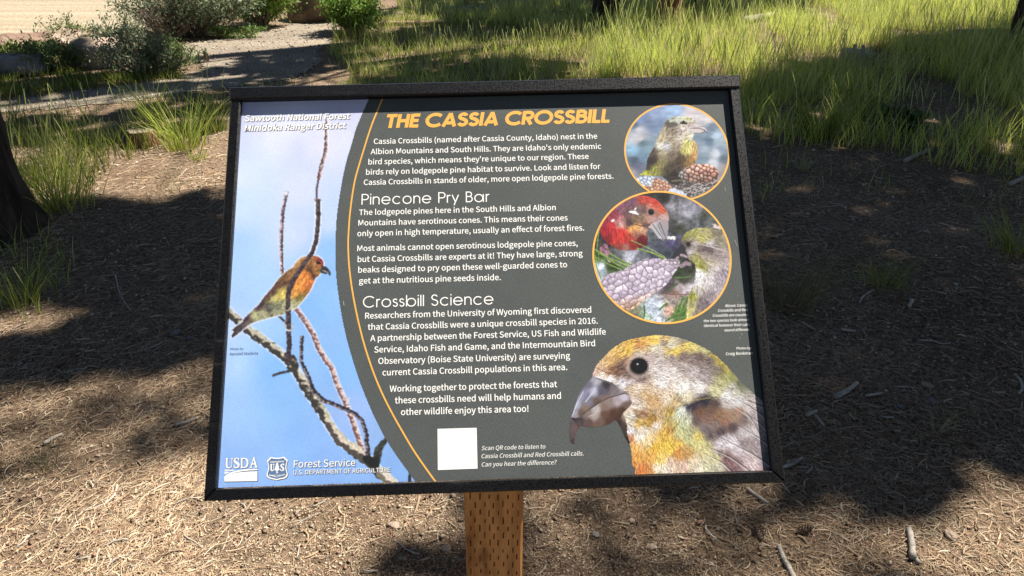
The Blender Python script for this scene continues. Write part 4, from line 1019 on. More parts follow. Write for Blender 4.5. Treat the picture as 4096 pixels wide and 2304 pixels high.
def G_bold():
    w = 0.1
    return {
        'T': (0.56, [[(0.0, 0.9), (0.56, 0.9)], [(0.28, 0.85), (0.28, 0)]]),
        'H': (0.66, [[(0.1, 0), (0.1, 1)], [(0.56, 0), (0.56, 1)], [(0.15, 0.51), (0.5, 0.51)]]),
        'E': (0.50, [[(0.1, 0), (0.1, 1)], [(0.15, 0.9), (0.5, 0.9)], [(0.15, 0.5), (0.46, 0.5)], [(0.15, 0.1), (0.5, 0.1)]]),
        'C': (0.86, [A(0.5, 0.5, 0.42, 42, 318, 26)]),
        'A': (0.80, [[(0.09, 0), (0.40, 0.98)], [(0.40, 0.98), (0.71, 0)], [(0.26, 0.27), (0.54, 0.27)]]),
        'S': (0.56, [A(0.27, 0.72, 0.18, 15, 262, 14) + [(0.27, 0.535), (0.30, 0.525)] + A(0.285, 0.295, 0.2, 78, -165, 16)]),
        'I': (0.2, [[(0.1, 0), (0.1, 1)]]),
        'R': (0.62, [[(0.1, 0), (0.1, 1)], [(0.15, 0.9), (0.34, 0.9)] + A(0.34, 0.68, 0.22, 80, -80, 10) + [(0.34, 0.46), (0.15, 0.46)], [(0.30, 0.46), (0.53, 0)]]),
        'O': (1.04, [A(0.52, 0.5, 0.42, 0, 360, 36)]),
        'B': (0.62, [[(0.1, 0), (0.1, 1)], [(0.15, 0.9), (0.31, 0.9)] + A(0.32, 0.725, 0.175, 80, -80, 8) + [(0.3, 0.55), (0.15, 0.55)], [(0.3, 0.54)] + A(0.33, 0.32, 0.22, 80, -80, 10) + [(0.32, 0.1), (0.15, 0.1)]]),
        'L': (0.46, [[(0.1, 0), (0.1, 1)], [(0.15, 0.1), (0.46, 0.1)]]),
        ' ': (0.28, []),
    }


def G_book():
    return {
        'P': (0.60, [[(0.05, 0), (0.05, 1)], [(0.05, 0.955), (0.33, 0.955)] + A(0.33, 0.71, 0.245, 85, -85, 10) + [(0.33, 0.465), (0.05, 0.465)]]),
        'i': (0.1, [[(0.05, 0), (0.05, 0.73)], [(0.05, 0.88), (0.05, 1.0)]]),
        'n': (0.60, [[(0.05, 0), (0.05, 0.73)], A(0.30, 0.46, 0.24, 180, 0, 14) + [(0.54, 0)]]),
        'e': (0.80, [A(0.40, 0.365, 0.34, 0, 325, 26), [(0.06, 0.365), (0.78, 0.365)]]),
        'c': (0.74, [A(0.40, 0.365, 0.34, 42, 318, 24)]),
        'o': (0.80, [A(0.40, 0.365, 0.34, 0, 360, 30)]),
        'r': (0.30, [[(0.05, 0), (0.05, 0.73)], A(0.27, 0.47, 0.22, 180, 80, 8)]),
        'y': (0.60, [[(0.03, 0.73), (0.31, 0.04)], [(0.57, 0.73), (0.19, -0.24)]]),
        'B': (0.58, [[(0.05, 0), (0.05, 1)], [(0.05, 0.955), (0.28, 0.955)] + A(0.28, 0.745, 0.21, 85, -85, 9) + [(0.28, 0.535), (0.05, 0.535)], [(0.28, 0.535)] + A(0.30, 0.29, 0.245, 85, -85, 10) + [(0.30, 0.045), (0.05, 0.045)]]),
        'a': (0.86, [A(0.40, 0.365, 0.34, 0, 360, 30), [(0.78, 0), (0.78, 0.73)]]),
        'C': (0.96, [A(0.52, 0.5, 0.47, 42, 318, 30)]),
        's': (0.42, [A(0.20, 0.54, 0.145, 20, 262, 12) + [(0.21, 0.39), (0.23, 0.38)] + A(0.215, 0.205, 0.165, 78, -165, 13)]),
        'b': (0.84, [A(0.44, 0.365, 0.34, 0, 360, 30), [(0.06, 0), (0.06, 1)]]),
        'l': (0.1, [[(0.05, 0), (0.05, 1)]]),
        'S': (0.60, [A(0.29, 0.745, 0.215, 20, 262, 14) + [(0.29, 0.53), (0.33, 0.52)] + A(0.30, 0.275, 0.235, 78, -165, 16)]),
        ' ': (0.34, []),
    }


def stroke_text(s, G, w, gap, kx=1.0):
    V = []; F = []; x = 0; lv = 0
    for ch in s:
        adv, sts = G[ch]
        for st in sts:
            P = np.array(st, float); P[:, 0] = P[:, 0] * kx + x
            T = np.gradient(P, axis=0) if len(P) > 2 else np.repeat([P[1] - P[0]], 2, 0)
            T = T / np.linalg.norm(T, axis=1)[:, None]
            N = np.column_stack([-T[:, 1], T[:, 0]])
            b0 = len(V); lv = (lv + 1) % 5
            for p, n_ in zip(P, N):
                V.append((*(p - n_ * w), lv * 1.5e-5)); V.append((*(p + n_ * w), lv * 1.5e-5))
            F += [(b0 + 2 * i, b0 + 2 * i + 2, b0 + 2 * i + 3, b0 + 2 * i + 1) for i in range(len(P) - 1)]
        x += adv * kx + gap
    return V, F




def fit_heading(s, G, w, gap, p0, p1, top, name, mat, shear, label):
    """widen the letters until their height comes out right for the given width"""
    c = lambda q: np.array(pan(np.array([q[0]]), np.array([q[1]]))).ravel()
    a, b_, t = c(p0), c(p1), c(top)
    d = b_ - a; L_ = np.hypot(*d); e = d / L_
    h_ = abs((t - a) @ np.array([-e[1], e[0]]))
    kx = 1.0
    for _ in range(6):
        V, F = stroke_text(s, G, w, gap, kx)
        V_ = np.array(V); W_ = V_[:, 0].max() - V_[:, 0].min() + shear
        kx *= (L_ / h_) / W_ if abs(W_) > 0 else 1
    V_ = np.array(V); sc_ = L_ / (V_[:, 0].max() - V_[:, 0].min() + shear)
    X = V_[:, 0] - V_[:, 0].min() + shear * V_[:, 1]
    P = a + X[:, None] * sc_ * e + V_[:, 1:2] * h_ * np.array([-e[1], e[0]])
    print(name, 'kx', kx)
    o = poly_obj(name, np.column_stack([P, 0.0002 + V_[:, 2]]), F, mat, PANEL)
    o['label'] = label


fit_heading('THE CASSIA CROSSBILL', G_bold(), 0.12, 0.045, z2(513, 285), z2(2462, 237), z2(520, 168), 'title', M_ORANGE, 0.17, 'bold slanted orange title reading THE CASSIA CROSSBILL')
fit_heading('Pinecone Pry Bar', G_book(), 0.047, 0.125, z2(313, 943), z2(1412, 917), z2(313, 851), 'heading', M_WHITE, 0, 'thin white heading reading Pinecone Pry Bar')
fit_heading('Crossbill Science', G_book(), 0.047, 0.115, z3(325, 495), z3(1447, 466), z3(328, 398), 'heading', M_WHITE, 0, 'thin white heading reading Crossbill Science')

def px_shape(name, polys, zz, mat, z, label, dxy=(0, 0)):
    """flat printed shapes from outlines (convex or concave) in an enlarged view"""
    from mathutils.geometry import tessellate_polygon
    V = []; F = []
    for P in polys:
        q = [zz(x, y) for x, y in P]
        u, v = pan(np.array([a[0] for a in q]), np.array([a[1] for a in q]))
        vec = [Vector((float(a) + dxy[0], float(b_) + dxy[1], 0)) for a, b_ in zip(u, v)]
        t = tessellate_polygon([vec])
        b0 = len(V)
        V += [(p.x, p.y, z) for p in vec]
        F += [tuple(b0 + i for i in f) for f in t]
    o = poly_obj(name, V, F, mat, PANEL)
    if label: o['label'] = label
    return o


# department mark: serif letters over a field with furrows
def serif_letters():
    P = []
    # U
    P.append([(138, 430), (172, 429), (172, 434), (163, 437), (161, 510), (165, 540), (182, 548), (200, 545), (213, 528), (216, 440), (205, 436), (205, 429), (232, 428), (232, 433), (224, 437), (221, 515), (213, 545), (190, 558), (165, 558), (145, 545), (140, 515), (143, 440), (138, 436)])
    # S
    P.append([(310, 425), (309, 460), (303, 460), (298, 442), (285, 432), (268, 434), (262, 448), (268, 462), (300, 482), (317, 505), (316, 532), (298, 553), (270, 557), (243, 549), (240, 512), (247, 512), (254, 535), (270, 547), (288, 543), (295, 528), (288, 512), (255, 490), (241, 470), (243, 445), (260, 427), (285, 423), (300, 428)])
    # D (outer) with its counter cut as two halves
    P.append([(328, 427), (380, 425), (380, 436), (355, 438), (353, 540), (378, 543), (378, 552), (328, 554), (328, 548), (335, 545), (337, 435), (328, 433)])
    P.append([(380, 425), (410, 433), (428, 455), (432, 490), (424, 525), (405, 546), (378, 552), (378, 543), (398, 530), (408, 505), (409, 475), (400, 450), (380, 436)])
    # A
    P.append([(498, 415), (508, 415), (540, 538), (549, 541), (549, 547), (508, 549), (508, 543), (518, 540), (510, 508), (478, 510), (468, 540), (478, 544), (478, 550), (448, 551), (448, 545), (457, 541), (498, 420)])
    return P


us = serif_letters()
us_solid = us[:4] + [[(498, 415), (508, 415), (540, 538), (549, 541), (549, 547), (508, 549), (508, 543), (518, 540), (496, 446), (468, 540), (478, 544), (478, 550), (448, 551), (448, 545), (457, 541)], [(482, 495), (508, 493), (511, 508), (477, 510)]]
fieldp = [[(122, 728), (119, 668), (200, 632), (300, 612), (420, 600), (545, 598), (544, 720)], [(122, 662), (180, 622), (260, 592), (360, 574), (460, 566), (547, 564), (547, 581), (450, 584), (340, 596), (240, 618), (180, 640), (140, 662)],
          [(124, 575), (200, 576), (262, 580), (225, 592), (170, 588), (124, 590)], [(124, 600), (170, 603), (195, 606), (150, 625), (124, 634)]]
px_shape('logo_shade', us_solid + fieldp[:2], z8, M_INKSH, 0.00022, 'printed grey offset behind the USDA mark', (0.0012, -0.0010))
px_shape('logo', us_solid + fieldp, z8, M_WHITE, 0.0003, 'white mark reading USDA over a ploughed field')
sh_out = [(716, 412), (752, 420), (800, 424), (850, 420), (888, 407), (912, 432), (938, 455), (925, 495), (918, 540), (924, 590), (938, 630), (930, 668), (890, 690), (840, 698), (795, 712), (750, 700), (700, 688), (668, 668), (664, 630), (680, 590), (688, 545), (680, 495), (670, 462), (694, 438)]
cxs, cys = 802, 560
ins = lambda P, k: [(cxs + (x - cxs) * k, cys + (y - cys) * k) for x, y in P]
so, si = sh_out, ins(sh_out, 0.90)
ringp = [[so[i], so[(i + 1) % len(so)], si[(i + 1) % len(so)], si[i]] for i in range(len(so))]
px_shape('shield_shade', [sh_out], z8, M_INKSH, 0.00022, 'printed grey offset behind the shield', (0.0012, -0.0010))
M_SHBLUE = flat_mat('shield_blue', alb((96, 122, 160)))
px_shape('shield_field', [si], z8, M_SHBLUE, 0.00026, 'blue grey field of the shield')
px_shape('shield', ringp, z8, M_WHITE, 0.00034, 'white outline of the forest service shield')
tree_p = [(799, 470), (808, 495), (818, 510), (812, 514), (826, 540), (818, 545), (835, 575), (822, 582), (806, 585), (806, 610), (818, 618), (782, 621), (793, 612), (793, 586), (776, 586), (764, 580), (782, 548), (774, 544), (788, 518), (782, 514), (792, 496)]
Up = [(711, 502), (740, 501), (740, 508), (734, 510), (733, 570), (740, 582), (754, 574), (756, 512), (748, 508), (748, 501), (768, 500), (768, 507), (762, 511), (760, 575), (748, 592), (730, 594), (716, 584), (716, 512), (711, 509)]
Sp = [(892, 498), (891, 522), (885, 522), (876, 508), (864, 508), (860, 520), (870, 534), (888, 548), (894, 568), (884, 588), (862, 593), (842, 586), (840, 564), (847, 564), (854, 580), (868, 583), (875, 572), (866, 556), (848, 542), (842, 522), (852, 503), (872, 498)]
px_shape('emblem', [tree_p, Up, Sp, [(700, 628), (712, 640), (795, 668), (795, 674), (706, 648)], [(795, 668), (880, 640), (895, 626), (892, 640), (795, 674)]], z8, M_WHITE, 0.00034, 'white tree between the letters U and S')
V, F = text_vf('FOREST SERVICE', 0.01)
lay(V, F, z8(710, 486), z8(892, 478), 'emblem_text', M_WHITE, 0.00034, 0, 'tiny white words FOREST SERVICE')
V, F = text_vf('DEPARTMENT OF AGRICULTURE', 0.01)
lay(V, F, z8(692, 656), z8(908, 648), 'emblem_text', M_WHITE, 0.00036, 0, 'tiny white words DEPARTMENT OF AGRICULTURE')
# the white square printed for the code, left blank
px_shape('code_square', [[(322, 211), (826, 197), (838, 722), (327, 741)]], z6, M_WHITE, 0.0002, 'blank white square beside the slanted captions')

# scuffs and dried spots on the face of the panel
M_SCUFF = flat_mat('pale_scuff', np.array([0.34, 0.34, 0.33]), 0.7)
sc_r = random.Random(3)
qs = []
for (sx0, sy0, sx1, sy1, w_) in [(2938, 960, 2948, 985, 2.2), (2964, 1334, 2970, 1340, 2.5), (2956, 1348, 2962, 1356, 1.5), (1374, 1205, 1376, 1222, 3), (1483, 1175, 1500, 1172, 2), (1520, 1180, 1530, 1178, 2), (2898, 750, 2902, 766, 2), (2410, 762, 2411, 764, 2.5), (2132, 516, 2134, 518, 2.5), (1010, 1938, 1013, 1934, 2)]:
    qs.append([(sx0 - w_ / 2, sy0), (sx0 + w_ / 2, sy0), (sx1 + w_ / 2, sy1), (sx1 - w_ / 2, sy1)])
for k in range(70):
    a_, b2 = sc_r.uniform(1460, 2980), sc_r.uniform(470, 1880); s_q = sc_r.uniform(0.6, 1.5)
    qs.append([(a_ - s_q, b2), (a_, b2 - s_q), (a_ + s_q, b2), (a_, b2 + s_q)])
px_shape('scuff_marks', qs, lambda x, y: (x, y), M_SCUFF, 0.00042, 'small pale scuffs and dried specks on the panel')['kind'] = 'stuff'

# ------------------------------------------------------------------ trees
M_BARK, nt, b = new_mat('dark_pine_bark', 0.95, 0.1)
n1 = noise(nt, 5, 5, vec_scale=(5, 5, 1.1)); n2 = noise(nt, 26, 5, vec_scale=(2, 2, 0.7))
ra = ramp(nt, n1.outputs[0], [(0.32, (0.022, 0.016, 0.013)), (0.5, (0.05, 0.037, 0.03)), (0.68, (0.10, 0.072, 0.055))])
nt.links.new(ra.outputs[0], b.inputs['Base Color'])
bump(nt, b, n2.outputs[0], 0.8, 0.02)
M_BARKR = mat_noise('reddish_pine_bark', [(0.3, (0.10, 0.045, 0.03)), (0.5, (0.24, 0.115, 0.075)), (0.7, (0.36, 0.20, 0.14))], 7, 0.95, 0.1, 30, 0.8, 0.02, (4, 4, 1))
M_NEEDLE = mat_tint('green_pine_needles', 0.6, 0.2, 0.25, 3, 0.25)


def trunk_vf(x, y, r, h, lean=(0, 0), n=28, m=46, rough=0.09):
    zs = np.concatenate([np.linspace(-0.12, 1.6, m // 2), np.linspace(1.8, h, m // 2)])
    V = []
    for z in zs:
        rr = r * (1 - 0.75 * max(z, 0) / h) + r * 0.28 * math.exp(-max(z, 0) / 0.13)
        t = np.linspace(0, 2 * math.pi, n, endpoint=False)
        cx, cy = x + lean[0] * z, y + lean[1] * z
        nz = fbm(t * n / 6.28 * 0.6 + x * 10, np.full(n, z * 3.2), int(abs(x * 100)) % 97, 3)
        nz[-2:] = nz[-2:] * 0.5 + nz[:2] * 0.5
        rad = rr * (1 + rough * (nz - 0.45) * 3) + 0.04 * r * np.sin(t * 5 + x) * math.exp(-max(z, 0) / 0.3)
        V += [(cx + rad[k] * math.cos(t[k]), cy + rad[k] * math.sin(t[k]), z) for k in range(n)]
    F = [(i * n + k, i * n + (k + 1) % n, (i + 1) * n + (k + 1) % n, (i + 1) * n + k) for i in range(len(zs) - 1) for k in range(n)]
    F.append(tuple((len(zs) - 1) * n + k for k in range(n)))
    return V, F


TREES = []


def add_tree(x, y, r, h, label, mat=None, lean=(0, 0)):
    z0 = float(hgt(x, y))
    e = empty('pine_tree', (x, y, z0), label, 'tree')
    V, F = trunk_vf(0, 0, r, h, lean)
    poly_obj('trunk', V, F, mat or M_BARK, e, smooth=True)
    TREES.append(dict(e=e, x=x, y=y, h=h, z=z0, lean=lean, r=r, cl=[]))
    return e


add_tree(-2.63, 3.52, 0.215, 15, 'thick dark pine trunk at the left edge of the photo, flaring into grass', None, (0.0, 0.0))
add_tree(1.87, 9.75, 0.15, 14, 'reddish sunlit pine trunk rising from grass behind the top edge of the sign', M_BARKR, (0.004, 0))
add_tree(1.22, 10.6, 0.17, 14.5, 'dark shaded pine trunk just left of the reddish trunk')
add_tree(2.62, 11.4, 0.13, 11, 'slim dark pine trunk right of the reddish trunk behind tall grass')
add_tree(5.42, 8.35, 0.20, 15, 'dark pine trunk at the right edge of the photo beyond the tall grass')
N_IN = len(TREES)
add_tree(5.7, 7.1, 0.17, 14.5, 'pine just outside the right border, beyond the wood block in the grass')  # unseen pines at right, placed so their crowns shade the ground
add_tree(6.9, 5.6, 0.15, 11, 'pine outside the right border, level with the dark grass tufts')
add_tree(5.6, 1.4, 0.16, 14.5, 'pine standing level with the sign, well to its right')
N_NEAR = len(TREES)
for q_, (x_, y_) in enumerate([(-5.2, -2.6), (0.4, -4.6), (5.4, -3.2), (-7.2, 2.2), (-8.4, 8.6), (10.4, 2.0), (10.2, 11.5)]):  # unseen pines added so their crowns cut the sky light
    add_tree(x_, y_, 0.17, 13, ['pine behind the viewer on the left', 'pine straight behind the viewer', 'pine behind the viewer on the right', 'pine left of the near left trunk, out of view', 'pine far left beside the dirt road, out of view', 'pine far right of the sign, out of view', 'pine far right behind the tall grass, out of view'][q_])

# where sunlight reaches the ground (outlines in the 2576 px wide view); elsewhere crown clumps are placed to shade it
LIT = [
    [(-900, -60), (-900, 170), (0, 165), (150, 165), (300, 176), (430, 182), (500, 170), (560, 146), (640, 130), (760, 121), (840, 108), (862, 70), (900, 52), (860, 30), (1000, 12), (1000, -60)],
    [(-300, 268), (-300, 292), (180, 284), (400, 252), (400, 244), (200, 262)],
    [(520, 214), (660, 196), (655, 190), (560, 198)],
    [(0, 392), (0, 440), (70, 520), (143, 503), (278, 497), (412, 492), (477, 479), (600, 470), (700, 440), (700, 330), (600, 340), (434, 366), (304, 388), (174, 388), (60, 380)],
    [(-60, 812), (90, 780), (180, 770), (206, 800), (100, 832), (-60, 852)],
    [(-100, 1330), (-100, 1290), (60, 1262), (170, 1236), (311, 1190), (396, 1158), (560, 1130), (800, 1100), (1180, 1120), (1180, 1330), (1120, 1350), (1020, 1368), (930, 1400), (930, 1700), (-100, 1700)],
    [(2433, 1212), (2700, 1190), (2700, 1500), (2410, 1500), (2455, 1360), (2390, 1290)],
    [(2520, 800), (2600, 765), (2600, 815)],
    [(1660, 196), (1868, 206), (1955, 186), (2064, 160), (2129, 170), (2216, 130), (2303, 100), (2433, 96), (2541, 84), (2800, 50), (2800, -40), (2060, -40), (2030, 34), (1868, 56), (1760, 80), (1660, 88)],
    [(830, 96), (926, 54), (1034, 38), (1110, 46), (1085, 66), (948, 82), (861, 106), (830, 116)],
    [(790, 190), (904, 167), (991, 128), (1100, 115), (1251, 104), (1338, 95), (1468, 86), (1555, 94), (1620, 104), (1700, 60), (1700, 200), (1425, 200), (1468, 174), (1381, 146), (1295, 132), (1208, 150), (1121, 154), (1012, 167), (904, 206), (800, 214)],
]
HALF = [
    [(1640, 1262), (1760, 1235), (1887, 1226), (2010, 1196), (2075, 1238), (2120, 1296), (2230, 1322), (2350, 1306), (2330, 1385), (2170, 1500), (1750, 1500), (1600, 1385)],
    [(-100, 1010), (141, 985), (255, 935), (560, 885), (560, 1120), (396, 1148), (311, 1180), (170, 1226), (-100, 1290)],
    [(1320, 1240), (1700, 1226), (1640, 1300), (1600, 1390), (1700, 1500), (1320, 1500)],
]


def lit_seen(x, y):
    px, py = proj(np.stack([x, y, np.zeros_like(x)], -1))
    f = np.zeros(x.shape, bool)
    for P in LIT: f |= inpoly(px, py, P)
    for P in HALF: f |= inpoly(px, py, P)
    return f


def lit_frac(x, y):
    """1 where the sun reaches the ground, 0 in shade, in between in dapples"""
    px, py = proj(np.stack([x, y, np.zeros_like(x)], -1))
    f = np.zeros(x.shape)
    for P in HALF: f = np.maximum(f, 0.45 * inpoly(px, py, P))
    for P in LIT: f = np.maximum(f, 1.0 * inpoly(px, py, P))
    out = (px < -100) | (px > 2676) | (py > 1500)
    f = np.where(out, (fbm(x * 0.9, y * 0.9, 41, 2) > 0.40) * 1.0, f)
    f = np.where((py > 1490) & (px > -200) & (px < 2700), 1.0, f)
    f = np.where((x > -4.1) & (x < -2.15) & (y > 2.5) & (y < 3.85), 0.0, f)   # the near trunk stands in shade
    return f


def clear_of_sign(P, m):
    """False for points that would stand between the sun and the sign"""
    q = P - BL
    t = (q @ EZ) / (SUN @ EZ)
    hit = q - t[..., None] * SUN
    u, v = hit @ EX, hit @ EY
    return ~((u > -m) & (u < PW + m) & (v > -m) & (v < PH + m) & (t > 0))


def shade_points(x0, x1, y0, y1, sp, r, h0=4.8, h1=9.0, half=False):
    gx, gy = np.meshgrid(np.arange(x0, x1, sp), np.arange(y0, y1, sp))
    gx = (gx + rng.uniform(-0.5, 0.5, gx.shape) * sp).ravel(); gy = (gy + rng.uniform(-0.5, 0.5, gy.shape) * sp).ravel()
    f = np.zeros(gx.shape)
    for a in np.linspace(0, 2 * math.pi, 7)[:-1]:
        f = np.maximum(f, lit_frac(gx + r * math.cos(a), gy + r * math.sin(a)))
    f = np.maximum(f, lit_frac(gx, gy))
    keep = (f < 0.3) if not half else ((f > 0.3) & (f < 0.9) & (rng.random(gx.shape) < 0.42))
    gx, gy = gx[keep], gy[keep]
    h = rng.uniform(h0, h1, gx.shape)
    P = np.stack([gx + SUN[0] / SUN[2] * h, gy + SUN[1] / SUN[2] * h, h], -1)  # clumps set up along the sun's rays so shade falls where outlined
    return P[clear_of_sign(P, 0.42)]


near_p = shade_points(-2.9, 3.1, 1.25, 4.6, 0.095, 0.035, 8.0, 12.5)
half_p = shade_points(-2.9, 3.1, 1.25, 4.6, 0.05, 0.01, 10.0, 13.5, True)
far_p = np.concatenate([shade_points(-6.5, -1.2, 4.6, 13.5, 0.22, 0.19), shade_points(-1.2, 8.5, 4.6, 13.5, 0.19, 0.03)])
out_p = shade_points(-7, -2.9, 0.0, 4.6, 0.30, 0.1)
out_q = shade_points(3.1, 7.5, -0.5, 4.6, 0.30, 0.1)
out_r = shade_points(-2.9, 3.1, -1.5, 1.25, 0.30, 0.1)
PTS = np.concatenate([half_p, near_p, far_p, out_p, out_q, out_r])
RAD = np.concatenate([np.full(len(half_p), 0.042), np.full(len(near_p), 0.095), np.full(len(far_p), 0.17), np.full(len(out_p) + len(out_q) + len(out_r), 0.19)])
print('crown clumps', len(near_p), len(far_p), len(PTS))
tx_ = np.array([t['x'] for t in TREES]); ty_ = np.array([t['y'] for t in TREES])
own = np.argmin((PTS[:, 0, None] - tx_) ** 2 + (PTS[:, 1, None] - ty_) ** 2, 1)


def clump_mesh(P, Rr, nq, wq):
    """clumps of needle sprays: small narrow blades through the volume of each clump"""
    N = len(P)
    c = np.repeat(P, nq, 0); r = np.repeat(Rr, nq)
    d = rng.normal(size=(N * nq, 3)); d /= np.linalg.norm(d, axis=1)[:, None]
    ce = c + d * (r * rng.uniform(0.1, 0.9, N * nq))[:, None] * np.array([1, 1, 0.6])
    a = rng.normal(size=(N * nq, 3)); a[:, 2] *= 0.5; a /= np.linalg.norm(a, axis=1)[:, None]
    b_ = np.cross(a, rng.normal(size=(N * nq, 3))); b_ /= np.linalg.norm(b_, axis=1)[:, None] + 1e-9
    L_ = (r * rng.uniform(0.4, 0.7, N * nq))[:, None]; W_ = (r * wq)[:, None]
    V = np.stack([ce - a * L_ - b_ * W_ * 0.3, ce - a * L_ * 0.1 - b_ * W_, ce + a * L_, ce - a * L_ * 0.1 + b_ * W_], 1).reshape(-1, 3)
    F = np.arange(len(V)).reshape(-1, 4)
    col = np.repeat(np.array([0.055, 0.085, 0.03]) * rng.uniform(0.6, 1.4, (N * nq, 1)), 4, 0)
    return V, F, col


for i, t in enumerate(TREES):
    m = own == i
    P = PTS[m]; Rr = RAD[m]
    # the rest of the crown, kept off the sunlit outlines and the sign
    k = 40 if i < N_NEAR else 620
    if i < N_NEAR:
        P2 = np.stack([t['x'] + rng.normal(0, 0.5, k), t['y'] + rng.normal(0, 0.5, k), t['h'] - rng.uniform(-0.2, 2.6, k)], -1)
    else:
        hz = rng.uniform(0, 1, k); a2 = rng.uniform(0, 6.28, k); r2 = 2.9 * (1 - 0.75 * hz) * np.sqrt(rng.random(k))
        P2 = np.stack([t['x'] + r2 * np.cos(a2), t['y'] + r2 * np.sin(a2), 3.6 + hz * (t['h'] - 3.4)], -1)
    g_ = P2 - SUN * (P2[:, 2] / SUN[2])[:, None]
    ok = ~lit_seen(g_[:, 0], g_[:, 1]) & ~lit_seen(g_[:, 0] + 0.3, g_[:, 1]) & ~lit_seen(g_[:, 0] - 0.3, g_[:, 1]) & clear_of_sign(P2, 0.6)
    P = np.concatenate([P, P2[ok]]); Rr = np.concatenate([Rr, np.full(ok.sum(), 0.22 if i < N_NEAR else 0.42)])
    if not len(P): continue
    V, F, col = clump_mesh(P, Rr, 44, 0.34)
    off = np.array([t['x'], t['y'], t['z']])
    tag(mesh_obj('crown', V - off, F, M_NEEDLE, t['e'], col), kind='stuff')  # crown shaped by the shade it has to throw on the ground
    # limbs from the trunk out to the clumps
    az = np.arctan2(P[:, 1] - t['y'], P[:, 0] - t['x']); bins = {}
    for q in range(len(P)):
        bins.setdefault((int(az[q] / 0.7), int(P[q, 2] / 0.9)), []).append(q)
    parts = []
    for ids in bins.values():
        if len(ids) < 6: continue
        cen = P[ids].mean(0)
        hb = max(2.6, cen[2] - 0.5 - 0.1 * np.hypot(cen[0] - t['x'], cen[1] - t['y']))
        a_ = np.array([t['x'], t['y'], hb]); mid = (a_ + cen) / 2 + np.array([0, 0, 0.15])
        ln_ = np.linspace(0, 1, 60)[:, None]; s_ = np.concatenate([a_ + (mid - a_) * ln_, mid + (cen - mid) * ln_])
        if not clear_of_sign(s_, 0.12).all(): continue
        parts.append(tube([a_ - off, mid - off, cen - off], [0.035, 0.022, 0.008], 5, False))
    if parts:
        V, F = joinvf(parts)
        tag(poly_obj('limbs', V, F, M_BARK, t['e']), kind='stuff')

# ------------------------------------------------------------------ boulders, stump, logs
M_ROCKT = mat_noise('tan_rock', [(0.3, (0.22, 0.165, 0.125)), (0.55, (0.36, 0.28, 0.22)), (0.75, (0.45, 0.37, 0.30))], 3, 0.9, 0.15, 14, 0.9, 0.05)
M_ROCKR = mat_noise('red_brown_rock', [(0.3, (0.12, 0.08, 0.06)), (0.55, (0.24, 0.165, 0.125)), (0.75, (0.34, 0.26, 0.20))], 4, 0.9, 0.15, 16, 0.9, 0.05)
M_ROCKG = mat_noise('grey_rock', [(0.3, (0.13, 0.12, 0.12)), (0.55, (0.22, 0.20, 0.20)), (0.75, (0.30, 0.28, 0.27))], 4, 0.9, 0.15, 16, 0.9, 0.04)


def ico(sub):
    import bmesh
    bm = bmesh.new(); bmesh.ops.create_icosphere(bm, subdivisions=sub, radius=1.0)
    V = np.array([v.co[:] for v in bm.verts]); F = np.array([[v.index for v in f.verts] for f in bm.faces]); bm.free()
    return V, F


ICO1, ICO3 = ico(1), ico(4)


def rock_v(seed, V, cuts=10, rough=0.10):
    r = np.random.default_rng(seed)
    P = V.copy()
    for _ in range(cuts):
        n_ = r.normal(size=3); n_ /= np.linalg.norm(n_); d = r.uniform(0.55, 0.85)
        s_ = P @ n_
        P = np.where((s_ > d)[:, None], P - (s_ - d)[:, None] * n_ * 0.92, P)
    q = fbm(V[:, 0] * 2.2 + seed, V[:, 1] * 2.2 + V[:, 2] * 1.7, seed, 4)
    return P * (1 + rough * (q - 0.45) * 4)[:, None]


def boulder(px, py, sx, sy, sz, mat, seed, label, name='boulder', cat='boulder', sub=None, rz=0.0, sink=0.25):
    x, y = gnd(np.array(float(px)), np.array(float(py)))
    V, F = sub or ICO3
    P = rock_v(seed, V) * np.array([sx, sy, sz])
    o = mesh_obj(name, P, F, mat)
    o.location = (float(x), float(y) + sy * 0.6, float(hgt(x, y)) + sz * (1 - 2 * sink) * 0.8)
    o.rotation_euler = (0, 0, rz)
    return tag(o, label, cat)


boulder(30, 192, 0.32, 0.24, 0.14, M_ROCKG, 1, 'dark grey boulder in shade at the left edge beside the path')
boulder(70, 136, 0.34, 0.25, 0.15, M_ROCKR, 2, 'low reddish boulder behind the shrubs at the left by the dirt road')
boulder(248, 170, 0.34, 0.26, 0.20, M_ROCKT, 3, 'broad tan sunlit boulder between the small shrubs')
boulder(792, 56, 0.55, 0.4, 0.36, M_ROCKR, 4, 'large red brown boulder at the far end of the path')
boulder(10, 150, 0.3, 0.25, 0.16, M_ROCKR, 5, 'small reddish boulder half hidden by leaves at the left edge')
boulder(165, 128, 0.24, 0.22, 0.16, M_ROCKT, 6, 'small pale boulder on the dirt road verge behind the shrubs')
boulder(455, 160, 0.08, 0.06, 0.04, M_ROCKT, 7, 'little tan stone on the bend of the path', 'stone', 'stone')
boulder(845, 26, 0.3, 0.25, 0.2, M_ROCKT, 8, 'pale boulder right of the large red brown boulder')

